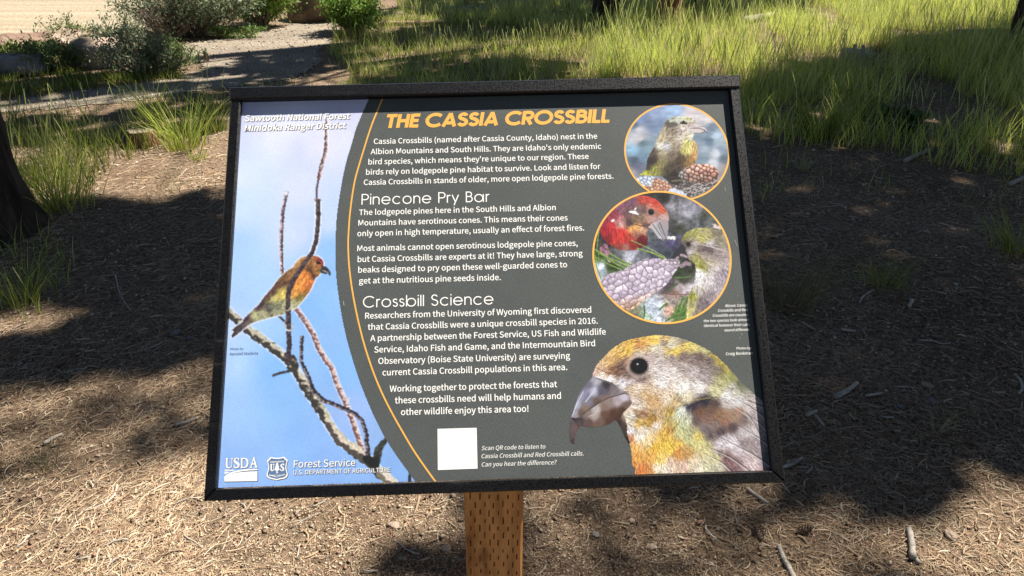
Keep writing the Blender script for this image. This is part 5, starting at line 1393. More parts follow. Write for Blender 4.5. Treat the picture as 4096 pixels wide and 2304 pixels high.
M_CUT = mat_noise('cut_wood', [(0.3, (0.16, 0.125, 0.09)), (0.6, (0.28, 0.23, 0.17))], 30, 0.9, 0.1, 60, 0.5, 0.005)  # tone lowered for the shade the stump stands in
M_GREYWOOD = mat_noise('weathered_wood', [(0.3, (0.22, 0.20, 0.17)), (0.55, (0.36, 0.33, 0.29)), (0.75, (0.48, 0.45, 0.40))], 14, 0.85, 0.15, 60, 0.6, 0.004, (1, 6, 6))
M_TWIG = mat_noise('brown_twig', [(0.3, (0.16, 0.11, 0.075)), (0.6, (0.30, 0.22, 0.155))], 40, 0.9, 0.1, 120, 0.5, 0.002)
sx_, sy_ = [float(v) for v in gnd(np.array(362.0), np.array(362.0))]
st = empty('tree_stump', (sx_, sy_, float(hgt(sx_, sy_))), 'small cut tree stump in the grass left of the sign', 'stump')
V, F = tube([(0, 0, -0.05), (0, 0, 0.05), (0, 0, 0.10)], [0.10, 0.088, 0.084], 18, False, lambda i, k: 1 + 0.07 * math.sin(k * 2.3 + i) + 0.05 * math.sin(k * 5))
poly_obj('bark', V, F, M_BARKR, st, True)
n_ = 18; top = [V[2 * n_ + k] for k in range(n_)]
poly_obj('cut_face', top + [(0, 0, 0.104)], [(k, (k + 1) % n_, n_) for k in range(n_)], M_CUT, st)


def log(pa, pb, r, mat, label, name='fallen_log', z=None, cat='log'):
    a = [float(v) for v in gnd(np.array(float(pa[0])), np.array(float(pa[1])))]; b_ = [float(v) for v in gnd(np.array(float(pb[0])), np.array(float(pb[1])))]
    t = np.linspace(0, 1, 9); x = a[0] + (b_[0] - a[0]) * t; y = a[1] + (b_[1] - a[1]) * t
    w_ = np.hypot(b_[0] - a[0], b_[1] - a[1]) * 0.02
    pts = np.stack([x - x[0], y - y[0] + w_ * np.sin(t * 7), hgt(x, y) + r * 0.6], -1)
    V, F = tube(pts, r * (1 - 0.35 * t), 9, True, lambda i, k: 1 + 0.10 * math.sin(k * 2.1 + i * 1.3))
    o = poly_obj(name, V, F, mat, None, True); o.location = (a[0], a[1], 0)
    return tag(o, label, cat)


log((1868, 62), (1948, 44), 0.06, M_GREYWOOD, 'grey fallen log in tall grass between the trunks at top right')
log((2400, 96), (2510, 84), 0.06, M_GREYWOOD, 'grey fallen log in sunlit grass left of the right-edge trunk')
log((930, 66), (1120, 60), 0.035, M_TWIG, 'thin brown branch lying across the grass above the sign')
bx, by = [float(v) for v in gnd(np.array(2150.0), np.array(172.0))]
wb = empty('wood_offcut', (bx, by, float(hgt(bx, by))), 'weathered grey cut block of wood half hidden in tall grass at right', 'wood block')
V = [(-0.17, -0.08, -0.03), (0.15, -0.10, -0.03), (0.17, 0.08, -0.03), (-0.15, 0.10, -0.03), (-0.13, -0.07, 0.17), (0.14, -0.08, 0.15), (0.16, 0.07, 0.16), (-0.12, 0.09, 0.18)]
poly_obj('block', V, [(3, 2, 1, 0), (0, 1, 5, 4), (1, 2, 6, 5), (2, 3, 7, 6), (3, 0, 4, 7), (4, 5, 6, 7)], M_GREYWOOD, wb)
for k in range(3):
    o = poly_obj('splinter', [(-0.1 + 0.08 * k, -0.085, 0.12), (-0.05 + 0.08 * k, -0.088, 0.12), (-0.05 + 0.08 * k, -0.06, 0.24 - 0.02 * k), (-0.08 + 0.08 * k, -0.05, 0.23)], [(0, 1, 2, 3)], M_GREYWOOD, wb)

# ------------------------------------------------------------------ shrubs
M_LEAF = mat_tint('shrub_leaves', 0.6, 0.25, 0.2, 8, 0.3)
M_STEM = mat_noise('shrub_stem', [(0.3, (0.16, 0.12, 0.09)), (0.7, (0.34, 0.27, 0.21))], 20, 0.9)


def shrub(px, py, rx, ry, h, col, n, ls, seed, label, name='shrub', stems=26, open_=0.0, narrow=0.35):
    r = np.random.default_rng(seed)
    x, y = gnd(np.array(float(px)), np.array(float(py))); x = float(x); y = float(y)
    e = empty(name, (x, y, float(hgt(x, y))), label, 'shrub')
    parts = []; tips = []
    for k in range(stems):
        a = r.uniform(0, 2 * math.pi); q = math.sqrt(r.uniform(0, 1)); hh = h * (0.55 + 0.45 * r.random()) * (1 - 0.45 * q * q)
        tip = np.array([rx * q * math.cos(a), ry * q * math.sin(a), hh])
        mid = tip * np.array([0.55, 0.55, 0.5]) + r.normal(0, 0.03, 3)
        parts.append(tube([(r.normal(0, 0.03), r.normal(0, 0.03), -0.03), mid, tip], [0.010 + h * 0.006, 0.007, 0.003], 5, False))
        tips.append((mid, tip))
    V, F = joinvf(parts); poly_obj('stems', V, F, M_STEM, e)
    k = r.integers(0, stems, n); t = r.uniform(0.25 if not open_ else open_, 1.05, n)
    M_ = np.array([q[0] for q in tips])[k]; T_ = np.array([q[1] for q in tips])[k]
    c = M_ + (T_ - M_) * (t[:, None] * 1.6 - 0.6) + r.normal(0, 1, (n, 3)) * np.array([rx, ry, h * 0.8]) * 0.10
    c[:, 2] = np.maximum(c[:, 2], 0.02)
    a = r.normal(size=(n, 3)); a[:, 2] = np.abs(a[:, 2]) + 0.2; a /= np.linalg.norm(a, axis=1)[:, None]
    b_ = np.cross(a, r.normal(size=(n, 3))); b_ /= np.linalg.norm(b_, axis=1)[:, None]
    L_ = (ls * r.uniform(0.6, 1.3, n))[:, None]; W_ = L_ * narrow
    V = np.stack([c - a * L_ * 0.5, c - b_ * W_ * 0.5, c + a * L_ * 0.5, c + b_ * W_ * 0.5], 1).reshape(-1, 3)
    cc = np.array(col) * r.uniform(0.6, 1.35, (n, 1)) * (1 + 0.25 * r.normal(size=(n, 3)) * np.array([0.5, 0.1, 0.3]))
    tag(mesh_obj('foliage', V, np.arange(4 * n).reshape(-1, 4), M_LEAF, e, np.repeat(np.clip(cc, 0.01, 0.6), 4, 0)), kind='stuff')
    return e


SAGE = (0.20, 0.235, 0.14); GRN = (0.20, 0.31, 0.06); MID = (0.15, 0.21, 0.07)
shrub(490, 88, 0.85, 0.5, 0.9, SAGE, 14000, 0.045, 1, 'big grey green sagebrush beside the dirt road, with bare arching twigs', 'sagebrush', 60)
shrub(420, 100, 0.4, 0.3, 0.45, (0.22, 0.18, 0.14), 900, 0.04, 21, 'dry twiggy bush in front of the big sagebrush', 'sagebrush', 50, 0.5)
shrub(655, 66, 0.52, 0.45, 0.85, GRN, 11000, 0.05, 2, 'leafy bright green bush right of the big sagebrush', 'bush', 40)
shrub(900, 84, 0.42, 0.4, 0.72, GRN, 8000, 0.05, 3, 'green bush right of the red brown boulder, above the path', 'bush', 36)
shrub(350, 186, 0.42, 0.3, 0.42, SAGE, 4200, 0.035, 4, 'grey green shrub beside the bend of the path', 'shrub', 34)
shrub(428, 178, 0.3, 0.22, 0.34, MID, 2200, 0.035, 41, 'small grassy shrub at the tip of the verge by the path', 'shrub', 26)
shrub(130, 178, 0.34, 0.26, 0.34, MID, 2600, 0.04, 5, 'leafy green weed clump in front of the tan boulder', 'weed', 26)
shrub(50, 165, 0.36, 0.2, 0.22, (0.18, 0.24, 0.07), 2600, 0.04, 6, 'low bright weeds around the reddish boulders at left', 'weed', 26)
shrub(180, 118, 0.36, 0.26, 0.34, (0.20, 0.24, 0.10), 1600, 0.035, 7, 'pale thin weeds at the edge of the dirt road', 'weed', 24)
shrub(300, 130, 0.36, 0.26, 0.4, SAGE, 2200, 0.035, 8, 'pale grey green shrub between dirt road and tan boulder', 'shrub', 26)
shrub(600, 96, 0.35, 0.2, 0.16, (0.15, 0.24, 0.06), 1500, 0.035, 9, 'low green ground plants at the foot of the bright green bush', 'weed', 20)
shrub(516, 158, 0.06, 0.05, 0.17, MID, 160, 0.03, 10, 'tiny upright weed on the path bend', 'weed', 8)
shrub(2255, 330, 0.2, 0.16, 0.22, (0.07, 0.11, 0.05), 500, 0.06, 11, 'broad leaved plant in shade behind the right-hand grass tufts', 'weed', 14, 0, 0.6)

# ------------------------------------------------------------------ grass
M_GRASS = mat_tint('grass_blades', 0.5, 0.35, 0.15, 3, 0.58)


def blades_mesh(x, y, L, w, lean, az, col, droop, seg=3, tip=None):
    """curved tapering blades; returns arrays"""
    N = len(x)
    z0 = hgt(x, y)
    ang = az
    rows = []
    cx, cy, cz = x.copy(), y.copy(), z0.copy()
    th = lean.copy()
    sx, sy = -np.sin(ang + 1.2), np.cos(ang + 1.2)
    for i in range(seg + 1):
        f = i / seg
        ww = w * (1 - f) ** 0.7 + (0.0006 if tip is None else tip * (f > 0.6))
        rows.append(np.stack([cx - sx * ww / 2, cy - sy * ww / 2, cz], -1)); rows.append(np.stack([cx + sx * ww / 2, cy + sy * ww / 2, cz], -1))
        cx = cx + np.cos(ang) * np.sin(th) * L / seg; cy = cy + np.sin(ang) * np.sin(th) * L / seg; cz = cz + np.cos(th) * L / seg
        th = th + droop
    V = np.stack(rows, 1)
    k = 2 * (seg + 1)
    base = (np.arange(N) * k)[:, None]
    F = np.concatenate([base + np.array([2 * i, 2 * i + 1, 2 * i + 3, 2 * i + 2]) for i in range(seg)], 0)
    C = np.repeat(col[:, None, :], k, 1)
    C[:, :2] *= np.array([0.95, 0.8, 0.8])
    return V.reshape(-1, 3), F, C.reshape(-1, 3)


def scatter_px(poly, dens, jitter=True, clump=None, seed=0):
    """random ground points per square metre inside an outline given in the 2576 px wide view"""
    w = [tuple(float(v) for v in gnd(np.array(float(a)), np.array(float(b_)))) for a, b_ in poly]
    xs = [p[0] for p in w]; ys2 = [p[1] for p in w]
    x0, x1, y0, y1 = min(xs), max(xs), min(ys2), max(ys2)
    n = int((x1 - x0) * (y1 - y0) * dens)
    r = np.random.default_rng(seed)
    x = r.uniform(x0, x1, n); y = r.uniform(y0, y1, n)
    ok = inpoly(x, y, w)
    if clump:
        q = fbm(x * clump[0], y * clump[0], seed + 50, 3)
        ok &= q > clump[1] + r.uniform(-0.06, 0.06, n)
    return x[ok], y[ok]


GREENS = np.array([[0.52, 0.60, 0.10], [0.40, 0.49, 0.08], [0.66, 0.67, 0.20], [0.16, 0.24, 0.05], [0.50, 0.46, 0.24]])


def grass_patch(name, polys, L0, L1, w, pal, pw, label, seed, droop=0.16, stems=0.0, seg=3):
    VV = []; FF = []; CC = []; b0 = 0
    r = np.random.default_rng(seed)
    for poly, dens, clump in polys:
        x, y = scatter_px(poly, dens, True, clump, seed)
        N = len(x)
        if not N: continue
        vig = 0.6 + 0.7 * fbm(x * 1.4, y * 1.4, seed + 3, 2)
        L = r.uniform(L0, L1, N) * vig
        ci = r.choice(len(pal), N, p=pw)
        col = pal[ci] * r.uniform(0.75, 1.25, (N, 1))
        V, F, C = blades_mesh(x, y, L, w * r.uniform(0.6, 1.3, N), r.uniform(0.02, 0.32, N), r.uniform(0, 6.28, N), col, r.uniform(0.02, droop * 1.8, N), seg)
        VV.append(V); FF.append(F + b0); CC.append(C); b0 += len(V)
        if stems:                       # taller thin stalks with seed heads
            k = r.random(N) < stems
            xs, ys_ = x[k], y[k]; n2 = len(xs)
            if n2:
                Ls = L1 * r.uniform(1.0, 1.5, n2)
                V, F, C = blades_mesh(xs, ys_, Ls, np.full(n2, w * 0.45), r.uniform(0.0, 0.22, n2), r.uniform(0, 6.28, n2), np.array([0.40, 0.44, 0.15]) * r.uniform(0.7, 1.2, (n2, 1)), r.uniform(0, 0.07, n2), 5, w * 0.9)
                VV.append(V); FF.append(F + b0); CC.append(C); b0 += len(V)
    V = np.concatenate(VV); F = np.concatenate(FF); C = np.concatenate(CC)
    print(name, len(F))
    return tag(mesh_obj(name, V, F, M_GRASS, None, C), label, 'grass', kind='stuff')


P_LUSH = [(1500, 215), (1600, 200), (1700, 240), (1850, 270), (2050, 262), (2300, 258), (2700, 270), (2900, 150), (2900, -30), (1700, -30), (1560, 60), (1500, 110)]
P_LUSH2 = [(1840, 400), (2000, 372), (2200, 380), (2400, 430), (2750, 470), (2700, 270), (2300, 250), (1850, 250)]
P_MID = [(800, 230), (900, 200), (820, 130), (860, 80), (1000, 20), (1000, -30), (1700, -30), (1600, 60), (1560, 230)]
pw = [0.3, 0.22, 0.2, 0.13, 0.15]
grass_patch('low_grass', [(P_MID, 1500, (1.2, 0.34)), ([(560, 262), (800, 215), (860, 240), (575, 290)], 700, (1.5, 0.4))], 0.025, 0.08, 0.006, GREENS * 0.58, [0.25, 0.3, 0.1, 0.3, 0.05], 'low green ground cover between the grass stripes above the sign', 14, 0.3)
grass_patch('tall_grass', [(P_LUSH, 1150, (2.2, 0.38)), (P_LUSH2, 900, (1.4, 0.40))], 0.13, 0.36, 0.0052, GREENS, pw, 'tall bright green grass filling the clearing at upper right', 3, 0.13, 0.10, 4)
grass_patch('meadow_grass', [(P_MID, 900, (1.7, 0.40)), ([(1300, 60), (1700, 20), (1700, 230), (1450, 230)], 300, (1.1, 0.36))], 0.05, 0.19, 0.0048, GREENS, [0.2, 0.2, 0.2, 0.2, 0.2], 'patchy short grass in stripes of sun above the sign', 4, 0.2, 0.14)
P_L = [(0, 300), (150, 300), (330, 290), (560, 262), (560, 330), (470, 352), (400, 372), (330, 400), (270, 440), (200, 480), (150, 520), (90, 520), (0, 470), (-300, 470), (-300, 320)]
grass_patch('left_grass', [(P_L, 1500, (1.8, 0.38)), ([(20, 430), (120, 400), (280, 420), (200, 520), (130, 560)], 700, (2.5, 0.42))], 0.10, 0.31, 0.0048, GREENS * 0.52, [0.12, 0.3, 0.05, 0.48, 0.05], 'tall grass along the near side of the path at left', 5, 0.12, 0.05, 4)  # blade colours darkened to stand in for missing crown shade
P_LV = [(0, 165), (60, 175), (250, 190), (430, 192), (480, 200), (300, 216), (180, 232), (0, 250), (-300, 262), (-300, 170)]
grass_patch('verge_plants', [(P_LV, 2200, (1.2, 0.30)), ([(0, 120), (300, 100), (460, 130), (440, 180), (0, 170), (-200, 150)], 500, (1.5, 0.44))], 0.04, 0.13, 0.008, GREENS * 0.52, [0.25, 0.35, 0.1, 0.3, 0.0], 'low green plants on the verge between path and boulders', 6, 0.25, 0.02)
P_LD = [(-200, 480), (120, 560), (190, 640), (170, 760), (80, 830), (-200, 850)]
grass_patch('shaded_grass', [(P_LD, 380, (1.5, 0.42)), ([(1890, 420), (2100, 400), (2576, 450), (2700, 560), (2350, 520), (2100, 470), (1900, 520)], 240, (1.6, 0.48)), ([(560, 250), (650, 215), (780, 200), (800, 230), (575, 260)], 160, None)], 0.06, 0.22, 0.004, GREENS, [0.1, 0.3, 0.1, 0.3, 0.2], 'thin sparse grass in deep shade near both picture edges', 7, 0.2, 0.04)
P_STR = [(20, 480), (200, 470), (420, 410), (580, 370), (600, 420), (560, 470), (300, 560), (100, 600)]
STRAW = np.array([[0.42, 0.36, 0.22], [0.34, 0.30, 0.16], [0.24, 0.26, 0.10]])
grass_patch('dry_grass', [(P_STR, 420, (2.2, 0.40)), ([(1880, 400), (2576, 440), (2700, 700), (2300, 640), (1900, 700)], 320, (2, 0.46)), ([(0, 760), (200, 740), (330, 640), (200, 620), (0, 640)], 260, (2, 0.44)), ([(800, 250), (1500, 240), (1600, 180), (1500, 100), (1000, 60), (850, 120)], 260, (1.5, 0.40))], 0.05, 0.15, 0.003, STRAW, [0.4, 0.35, 0.25], 'dry straw coloured grass lying between litter and green grass', 8, 0.55, 0.0)

TUFTS = [
    (1975, 770, 0.30, 170, 0.003, 1, 'wispy dry grass tuft beside the right rail of the sign'),
    (2215, 720, 0.20, 80, 0.0024, 0, 'thin green grass tuft in shade right of the wispy dry tuft'),
    (2560, 640, 0.24, 110, 0.0035, 0, 'dark grass tuft at the right edge in deep shade'),
    (2055, 345, 0.40, 190, 0.006, 0, 'dense upright dark green grass tuft at right where the shade begins'),
    (2160, 300, 0.36, 110, 0.006, 0, 'upright grass tuft just right of the dense dark tuft'),
    (1890, 300, 0.30, 90, 0.005, 0, 'grass tuft against the right corner of the sign cap'),
    (2020, 430, 0.14, 40, 0.004, 1, 'small pale tuft on bare soil right of the sign'),
    (470, 372, 0.40, 150, 0.005, 0, 'arching bright green grass tuft left of the stump'),
    (150, 520, 0.34, 160, 0.005, 0, 'sunlit grass tuft at the foot of the left trunk'),
    (390, 300, 0.42, 90, 0.0045, 0, 'tall thin grass tuft standing in front of the path'),
    (545, 330, 0.34, 60, 0.0045, 0, 'small grass tuft near the sign\'s upper left corner'),
    (60, 770, 0.30, 80, 0.003, 0, 'shaded grass tuft left of the litter patch, below the trunk'),
    (500, 400, 0.10, 30, 0.005, 0, 'tiny green tuft on the sunlit litter left of the sign'),
    (1010, 250, 0.24, 60, 0.005, 1, 'low tuft behind the sign cap near its left third'),
    (1250, 210, 0.26, 60, 0.004, 1, 'seeding grass tuft behind the middle of the sign cap'),
    (1380, 215, 0.26, 60, 0.004, 1, 'seeding grass tuft behind the sign cap right of the middle'),
    (120, 1180, 0.16, 16, 0.002, 1, 'few dry grass stalks in the needle litter at lower left'),
    (2360, 1080, 0.14, 14, 0.002, 1, 'few dry grass stalks in the needle litter at lower right'),
]
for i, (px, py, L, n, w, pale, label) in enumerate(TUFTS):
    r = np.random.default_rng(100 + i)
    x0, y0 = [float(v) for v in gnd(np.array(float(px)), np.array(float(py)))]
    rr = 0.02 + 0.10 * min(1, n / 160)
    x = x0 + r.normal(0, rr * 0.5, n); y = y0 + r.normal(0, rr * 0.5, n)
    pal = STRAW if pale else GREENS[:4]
    col = pal[r.integers(0, len(pal), n)] * r.uniform(0.7, 1.2, (n, 1)) * (0.5 if i in (0, 1, 2, 3, 4, 11) else 1.0)  # tufts standing in shade also carry it as darker blade colour
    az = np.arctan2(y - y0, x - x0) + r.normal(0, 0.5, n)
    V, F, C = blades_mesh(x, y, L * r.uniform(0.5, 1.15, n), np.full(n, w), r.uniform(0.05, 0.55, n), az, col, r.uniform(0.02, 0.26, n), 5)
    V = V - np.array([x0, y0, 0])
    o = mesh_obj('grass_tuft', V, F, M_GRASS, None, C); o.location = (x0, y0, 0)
    tag(o, label, 'grass tuft', 'grass tufts standing out around the sign')

# ------------------------------------------------------------------ needle litter
M_LITTER = mat_tint('pine_litter', 0.75, 0.2, 0.15, 90)
LC = np.array([[0.42, 0.32, 0.215], [0.34, 0.245, 0.16], [0.50, 0.41, 0.29], [0.26, 0.165, 0.105], [0.44, 0.38, 0.30], [0.18, 0.12, 0.08]])


def needles_mesh(x, y, L, w, col, r, seg=3, lift=0.004):
    N = len(x)
    az = r.uniform(0, 2 * math.pi, N); cur = r.normal(0, 0.35, N); tilt = r.normal(0, 0.10, N)
    rows = []
    px_, py_, = x.copy(), y.copy()
    zb_ = hgt(x, y) + r.uniform(0.001, lift, N)
    for i in range(seg + 1):
        f = i / seg
        z = zb_ + L * tilt * (f - 0.5) + L * 0.10 * np.sin(f * math.pi) * np.abs(cur)
        zg_ = hgt(px_, py_) + 0.0008
        z = np.maximum(z, zg_)
        nx, ny = -np.sin(az), np.cos(az)
        ww = w * (0.6 + 0.4 * math.sin(f * math.pi))
        rows.append(np.stack([px_ - nx * ww, py_ - ny * ww, z], -1))
        rows.append(np.stack([px_ + nx * ww, py_ + ny * ww, z], -1))
        rows.append(np.stack([px_, py_, z + ww * 1.7], -1))
        px_ = px_ + np.cos(az) * L / seg; py_ = py_ + np.sin(az) * L / seg; az = az + cur
    V = np.stack(rows, 1); k = 3 * (seg + 1)
    base = (np.arange(N) * k)[:, None]
    F = np.concatenate([base + np.array(q) + 3 * i for i in range(seg) for q in ((1, 4, 5, 2), (2, 5, 3, 0))], 0)
    C = np.repeat(col[:, None, :], k, 1)
    return V.reshape(-1, 3), F, C.reshape(-1, 3)


r = np.random.default_rng(55)


def rfree(x):                          # thin out what lies straight behind the board
    return r.random(len(x)) < 0.75


def view_scatter(n, y0, y1, p):
    """random ground points, denser near the sign as d**-p"""
    u = r.random(n)
    y = (y0 ** (1 - p) + u * (y1 ** (1 - p) - y0 ** (1 - p))) ** (1 / (1 - p))
    x = r.uniform(-1, 1, n) * (0.72 * y + 0.35)
    return x, y


x, y = view_scatter(120000, 1.22, 7.5, 1.9)
px, py = proj(np.stack([x, y, np.zeros_like(x)], -1))
bare = inpoly(px, py, [(480, 1260), (700, 1180), (1200, 1200), (1700, 1260), (1700, 1449), (1500, 1600), (560, 1600)])
bare2 = inpoly(px, py, [(1900, 360), (2200, 430), (2350, 480), (2100, 560), (1900, 540)])
clm = fbm(x * 2.2, y * 2.2, 71, 3)
keep = r.random(len(x)) < np.where(bare, 0.10, np.where(bare2, 0.15, 0.22 + 2.6 * np.clip(clm - 0.33, 0, 1)))
keep &= ~inpoly(x, y, PATH_W)
keep &= ~((px > 820) & (px < 1650) & (py > 420) & (py < 1080) & (rfree(x)))
x, y = x[keep], y[keep]; N = len(x)
sz = np.clip(y / 2.2, 1, 2.2)
L = r.uniform(0.012, 0.065, N) * np.sqrt(sz); w = r.uniform(0.0005, 0.0011, N) * sz ** 0.8
big = r.random(N) < 0.05
w = np.where(big, w * 2.6, w); L = np.where(big, L * 0.8, L)
V, F, C = needles_mesh(x, y, L, w, LC[r.choice(6, N, p=[.24, .26, .14, .2, .08, .08])] * r.uniform(0.7, 1.2, (N, 1)), r)
print('needles', N)
tag(mesh_obj('pine_needle_litter', V, F, M_LITTER, None, C), 'fallen brown pine needles and wood chips covering the forest floor', 'litter', kind='stuff')

# crumbs of soil, gravel and bark
x, y = view_scatter(150000, 1.22, 6.0, 2.6)
px, py = proj(np.stack([x, y, np.zeros_like(x)], -1))
bare = inpoly(px, py, [(380, 1220), (700, 1150), (1200, 1180), (1750, 1240), (1750, 1449), (1500, 1600), (460, 1600)])
keep = (r.random(len(x)) < np.where(bare, 1.0, 0.42)) & ~inpoly(x, y, PATH_W) & ~((px > 820) & (px < 1650) & (py > 420) & (py < 1080) & (rfree(x)))
x, y = x[keep], y[keep]; N = len(x)
OC = np.array([[1, 0, 0], [0, 1, 0], [-1, 0, 0], [0, -1, 0], [0, 0, 1], [0, 0, -1]], float)
OF = np.array([[0, 1, 4], [1, 2, 4], [2, 3, 4], [3, 0, 4], [1, 0, 5], [2, 1, 5], [3, 2, 5], [0, 3, 5]])
s_ = 0.0011 * np.exp(np.clip(r.normal(0.12, 0.5, N), -2, 1.25)) * np.clip(y / 1.7, 1, 2.4)
a = r.uniform(0, 6.28, N); ca, sa = np.cos(a), np.sin(a)
P = OC[None] * (r.uniform(0.6, 1.5, (N, 6, 1)) * s_[:, None, None]) * np.array([1.25, 1, 0.8])
P += r.normal(0, 0.22, (N, 6, 3)) * s_[:, None, None]
X = P[..., 0] * ca[:, None] - P[..., 1] * sa[:, None] + x[:, None]; Y = P[..., 0] * sa[:, None] + P[..., 1] * ca[:, None] + y[:, None]
Z = P[..., 2] + (hgt(x, y) + s_ * 0.4)[:, None]
V = np.stack([X, Y, Z], -1).reshape(-1, 3); F = (np.arange(N)[:, None, None] * 6 + OF[None]).reshape(-1, 3)
GC = np.array([[0.48, 0.375, 0.265], [0.38, 0.29, 0.20], [0.54, 0.44, 0.33], [0.27, 0.195, 0.14]])
C = np.repeat((GC[r.choice(4, N, p=[.4, .3, .18, .12])] * r.uniform(0.75, 1.2, (N, 1))), 6, 0)
print('crumbs', N)
tag(mesh_obj('soil_crumbs', V, F, M_LITTER, None, C), 'crumbs of soil and fine gravel on the bare ground', 'gravel', kind='stuff')

# grit on the path and the dirt road, bark flakes in the litter
def flakes(name, x, y, s, flat, cols, label):
    N = len(x)
    a = r.uniform(0, 6.28, N); ca, sa = np.cos(a), np.sin(a)
    P = OC[None] * (r.uniform(0.6, 1.5, (N, 6, 1)) * s[:, None, None]) * np.array([1.5, 0.9, flat])
    P += r.normal(0, 0.2, (N, 6, 3)) * s[:, None, None] * np.array([1, 1, flat])
    X = P[..., 0] * ca[:, None] - P[..., 1] * sa[:, None] + x[:, None]; Y = P[..., 0] * sa[:, None] + P[..., 1] * ca[:, None] + y[:, None]
    Z = P[..., 2] + P[..., 0] * r.normal(0, 0.15, (N, 1)) + (hgt(x, y) + 0.004 + s * flat * 0.4)[:, None]
    V = np.stack([X, Y, Z], -1).reshape(-1, 3); F = (np.arange(N)[:, None, None] * 6 + OF[None]).reshape(-1, 3)
    C = np.repeat((cols[r.integers(0, len(cols), N)] * r.uniform(0.7, 1.25, (N, 1))), 6, 0)
    tag(mesh_obj(name, V, F, M_LITTER, None, C), label, 'gravel', kind='stuff')


x = r.uniform(-7, -0.5, 26000); y = r.uniform(5.2, 12, 26000)
k = inpoly(x, y, PATH_W) | (inpoly(x + r.normal(0, 0.12, 26000), y + r.normal(0, 0.12, 26000), PATH_W) & (r.random(26000) < 0.6))
flakes('path_grit', x[k], y[k], 0.004 * np.exp(r.normal(0.2, 0.45, k.sum())), 0.8, np.array([[0.33, 0.29, 0.24], [0.24, 0.21, 0.18], [0.42, 0.38, 0.32], [0.17, 0.14, 0.11]]), 'loose grit and small stones on the gravel path and its edges')
x, y = view_scatter(2600, 1.25, 6.5, 1.7)
px, py = proj(np.stack([x, y, np.zeros_like(x)], -1))
k = ~((px > 820) & (px < 1650) & (py > 420) & (py < 1080) & (rfree(x))) & ~inpoly(x, y, PATH_W)
flakes('bark_chips', x[k], y[k], r.uniform(0.003, 0.007, k.sum()) * np.clip(y[k] / 2.2, 1, 1.6), 0.16, np.array([[0.24, 0.16, 0.11], [0.30, 0.22, 0.155], [0.36, 0.29, 0.21], [0.16, 0.10, 0.07], [0.30, 0.18, 0.12]]), 'flakes of bark and broken cone scales lying in the litter')

# ------------------------------------------------------------------ sticks, stones and cones one can pick out
def stick(pts, r0, r1, mat, label, name='stick', lift=0.5, cat='stick', group=None):
    w = np.array([[float(v) for v in gnd(np.array(float(a)), np.array(float(b_)))] for a, b_ in pts])
    t = np.linspace(0, len(w) - 1, 4 * (len(w) - 1) + 1)
    x = np.interp(t, range(len(w)), w[:, 0]); y = np.interp(t, range(len(w)), w[:, 1])
    for _ in range(2):
        x[1:-1] = (x[:-2] + x[2:] + 2 * x[1:-1]) / 4; y[1:-1] = (y[:-2] + y[2:] + 2 * y[1:-1]) / 4
    rad = r0 + (r1 - r0) * t / t[-1]
    z = hgt(x, y).max() * 0.5 + hgt(x, y) * 0.5 + rad * (0.5 + lift)
    x0, y0 = x[0], y[0]
    V, F = tube(np.stack([x - x0, y - y0, z], -1), rad, 7, True, lambda i, k: 1 + 0.14 * math.sin(k * 2.7 + i * 1.9 + r0 * 900))
    o = poly_obj(name, V, F, mat, None, True); o.location = (x0, y0, 0)
    return tag(o, label, cat, group)


M_BLEACH = mat_noise('bleached_wood', [(0.3, (0.27, 0.235, 0.195)), (0.6, (0.43, 0.385, 0.33)), (0.75, (0.55, 0.50, 0.44))], 25, 0.8, 0.15, 90, 0.4, 0.002, (1, 1, 4))
stick([(2276, 410), (2305, 394), (2342, 380)], 0.016, 0.011, M_BLEACH, 'pale grey stick on shaded ground at upper right')
stick([(2539, 470), (2556, 460), (2600, 440)], 0.015, 0.012, M_BLEACH, 'pale stick cut off by the right edge below the tall grass')
stick([(2100, 1006), (2128, 990), (2156, 968)], 0.010, 0.006, M_GREYWOOD, 'thick split grey stick in the middle of the shaded litter at right')
stick([(1966, 1180), (1990, 1172), (2018, 1155)], 0.006, 0.0045, M_BLEACH, 'pale curved stick touching the lower right corner of the sign')
stick([(1958, 1376), (1972, 1412), (1994, 1449), (2004, 1490)], 0.006, 0.008, M_GREYWOOD, 'grey stick running out of the bottom edge right of the post')
stick([(2284, 1338), (2291, 1370), (2294, 1410)], 0.008, 0.009, M_GREYWOOD, 'upright brown grey stick lying near the bottom right corner')
stick([(2310, 1420), (2296, 1400), (2292, 1385)], 0.006, 0.004, M_GREYWOOD, 'short stub beside the brown grey stick at bottom right')
stick([(295, 1222), (292, 1245), (270, 1268), (230, 1284), (205, 1288)], 0.0035, 0.0022, M_BLEACH, 'long pale twig curving in the litter at lower left')
stick([(112, 1120), (135, 1104), (160, 1094)], 0.007, 0.004, M_BLEACH, 'pale wood sliver in the litter at left')
stick([(2551, 948), (2567, 966), (2570, 988), (2560, 996)], 0.005, 0.004, M_BLEACH, 'curved pale stick near the right edge in shade')
stick([(2340, 862), (2370, 873), (2388, 868)], 0.004, 0.003, M_BLEACH, 'thin hooked pale twig in shade at right')
stick([(2116, 838), (2150, 840)], 0.006, 0.004, M_BLEACH, 'short pale chip of wood right of the sign')
stick([(2285, 778), (2293, 760)], 0.009, 0.006, M_BLEACH, 'fat pale chip standing out in the shaded litter at right')
stick([(2012, 815), (2048, 836)], 0.005, 0.004, M_GREYWOOD, 'thin grey stick close to the right rail of the sign')
stick([(2178, 1000), (2216, 994)], 0.005, 0.005, M_BLEACH, 'straight pale stick beside the split grey stick')
stick([(2028, 1052), (2052, 1040)], 0.007, 0.006, M_BLEACH, 'stubby pale stick below the split grey stick')
stick([(2050, 1052), (2072, 1078)], 0.005, 0.004, M_BLEACH, 'small pale stick crossing the stubby one')
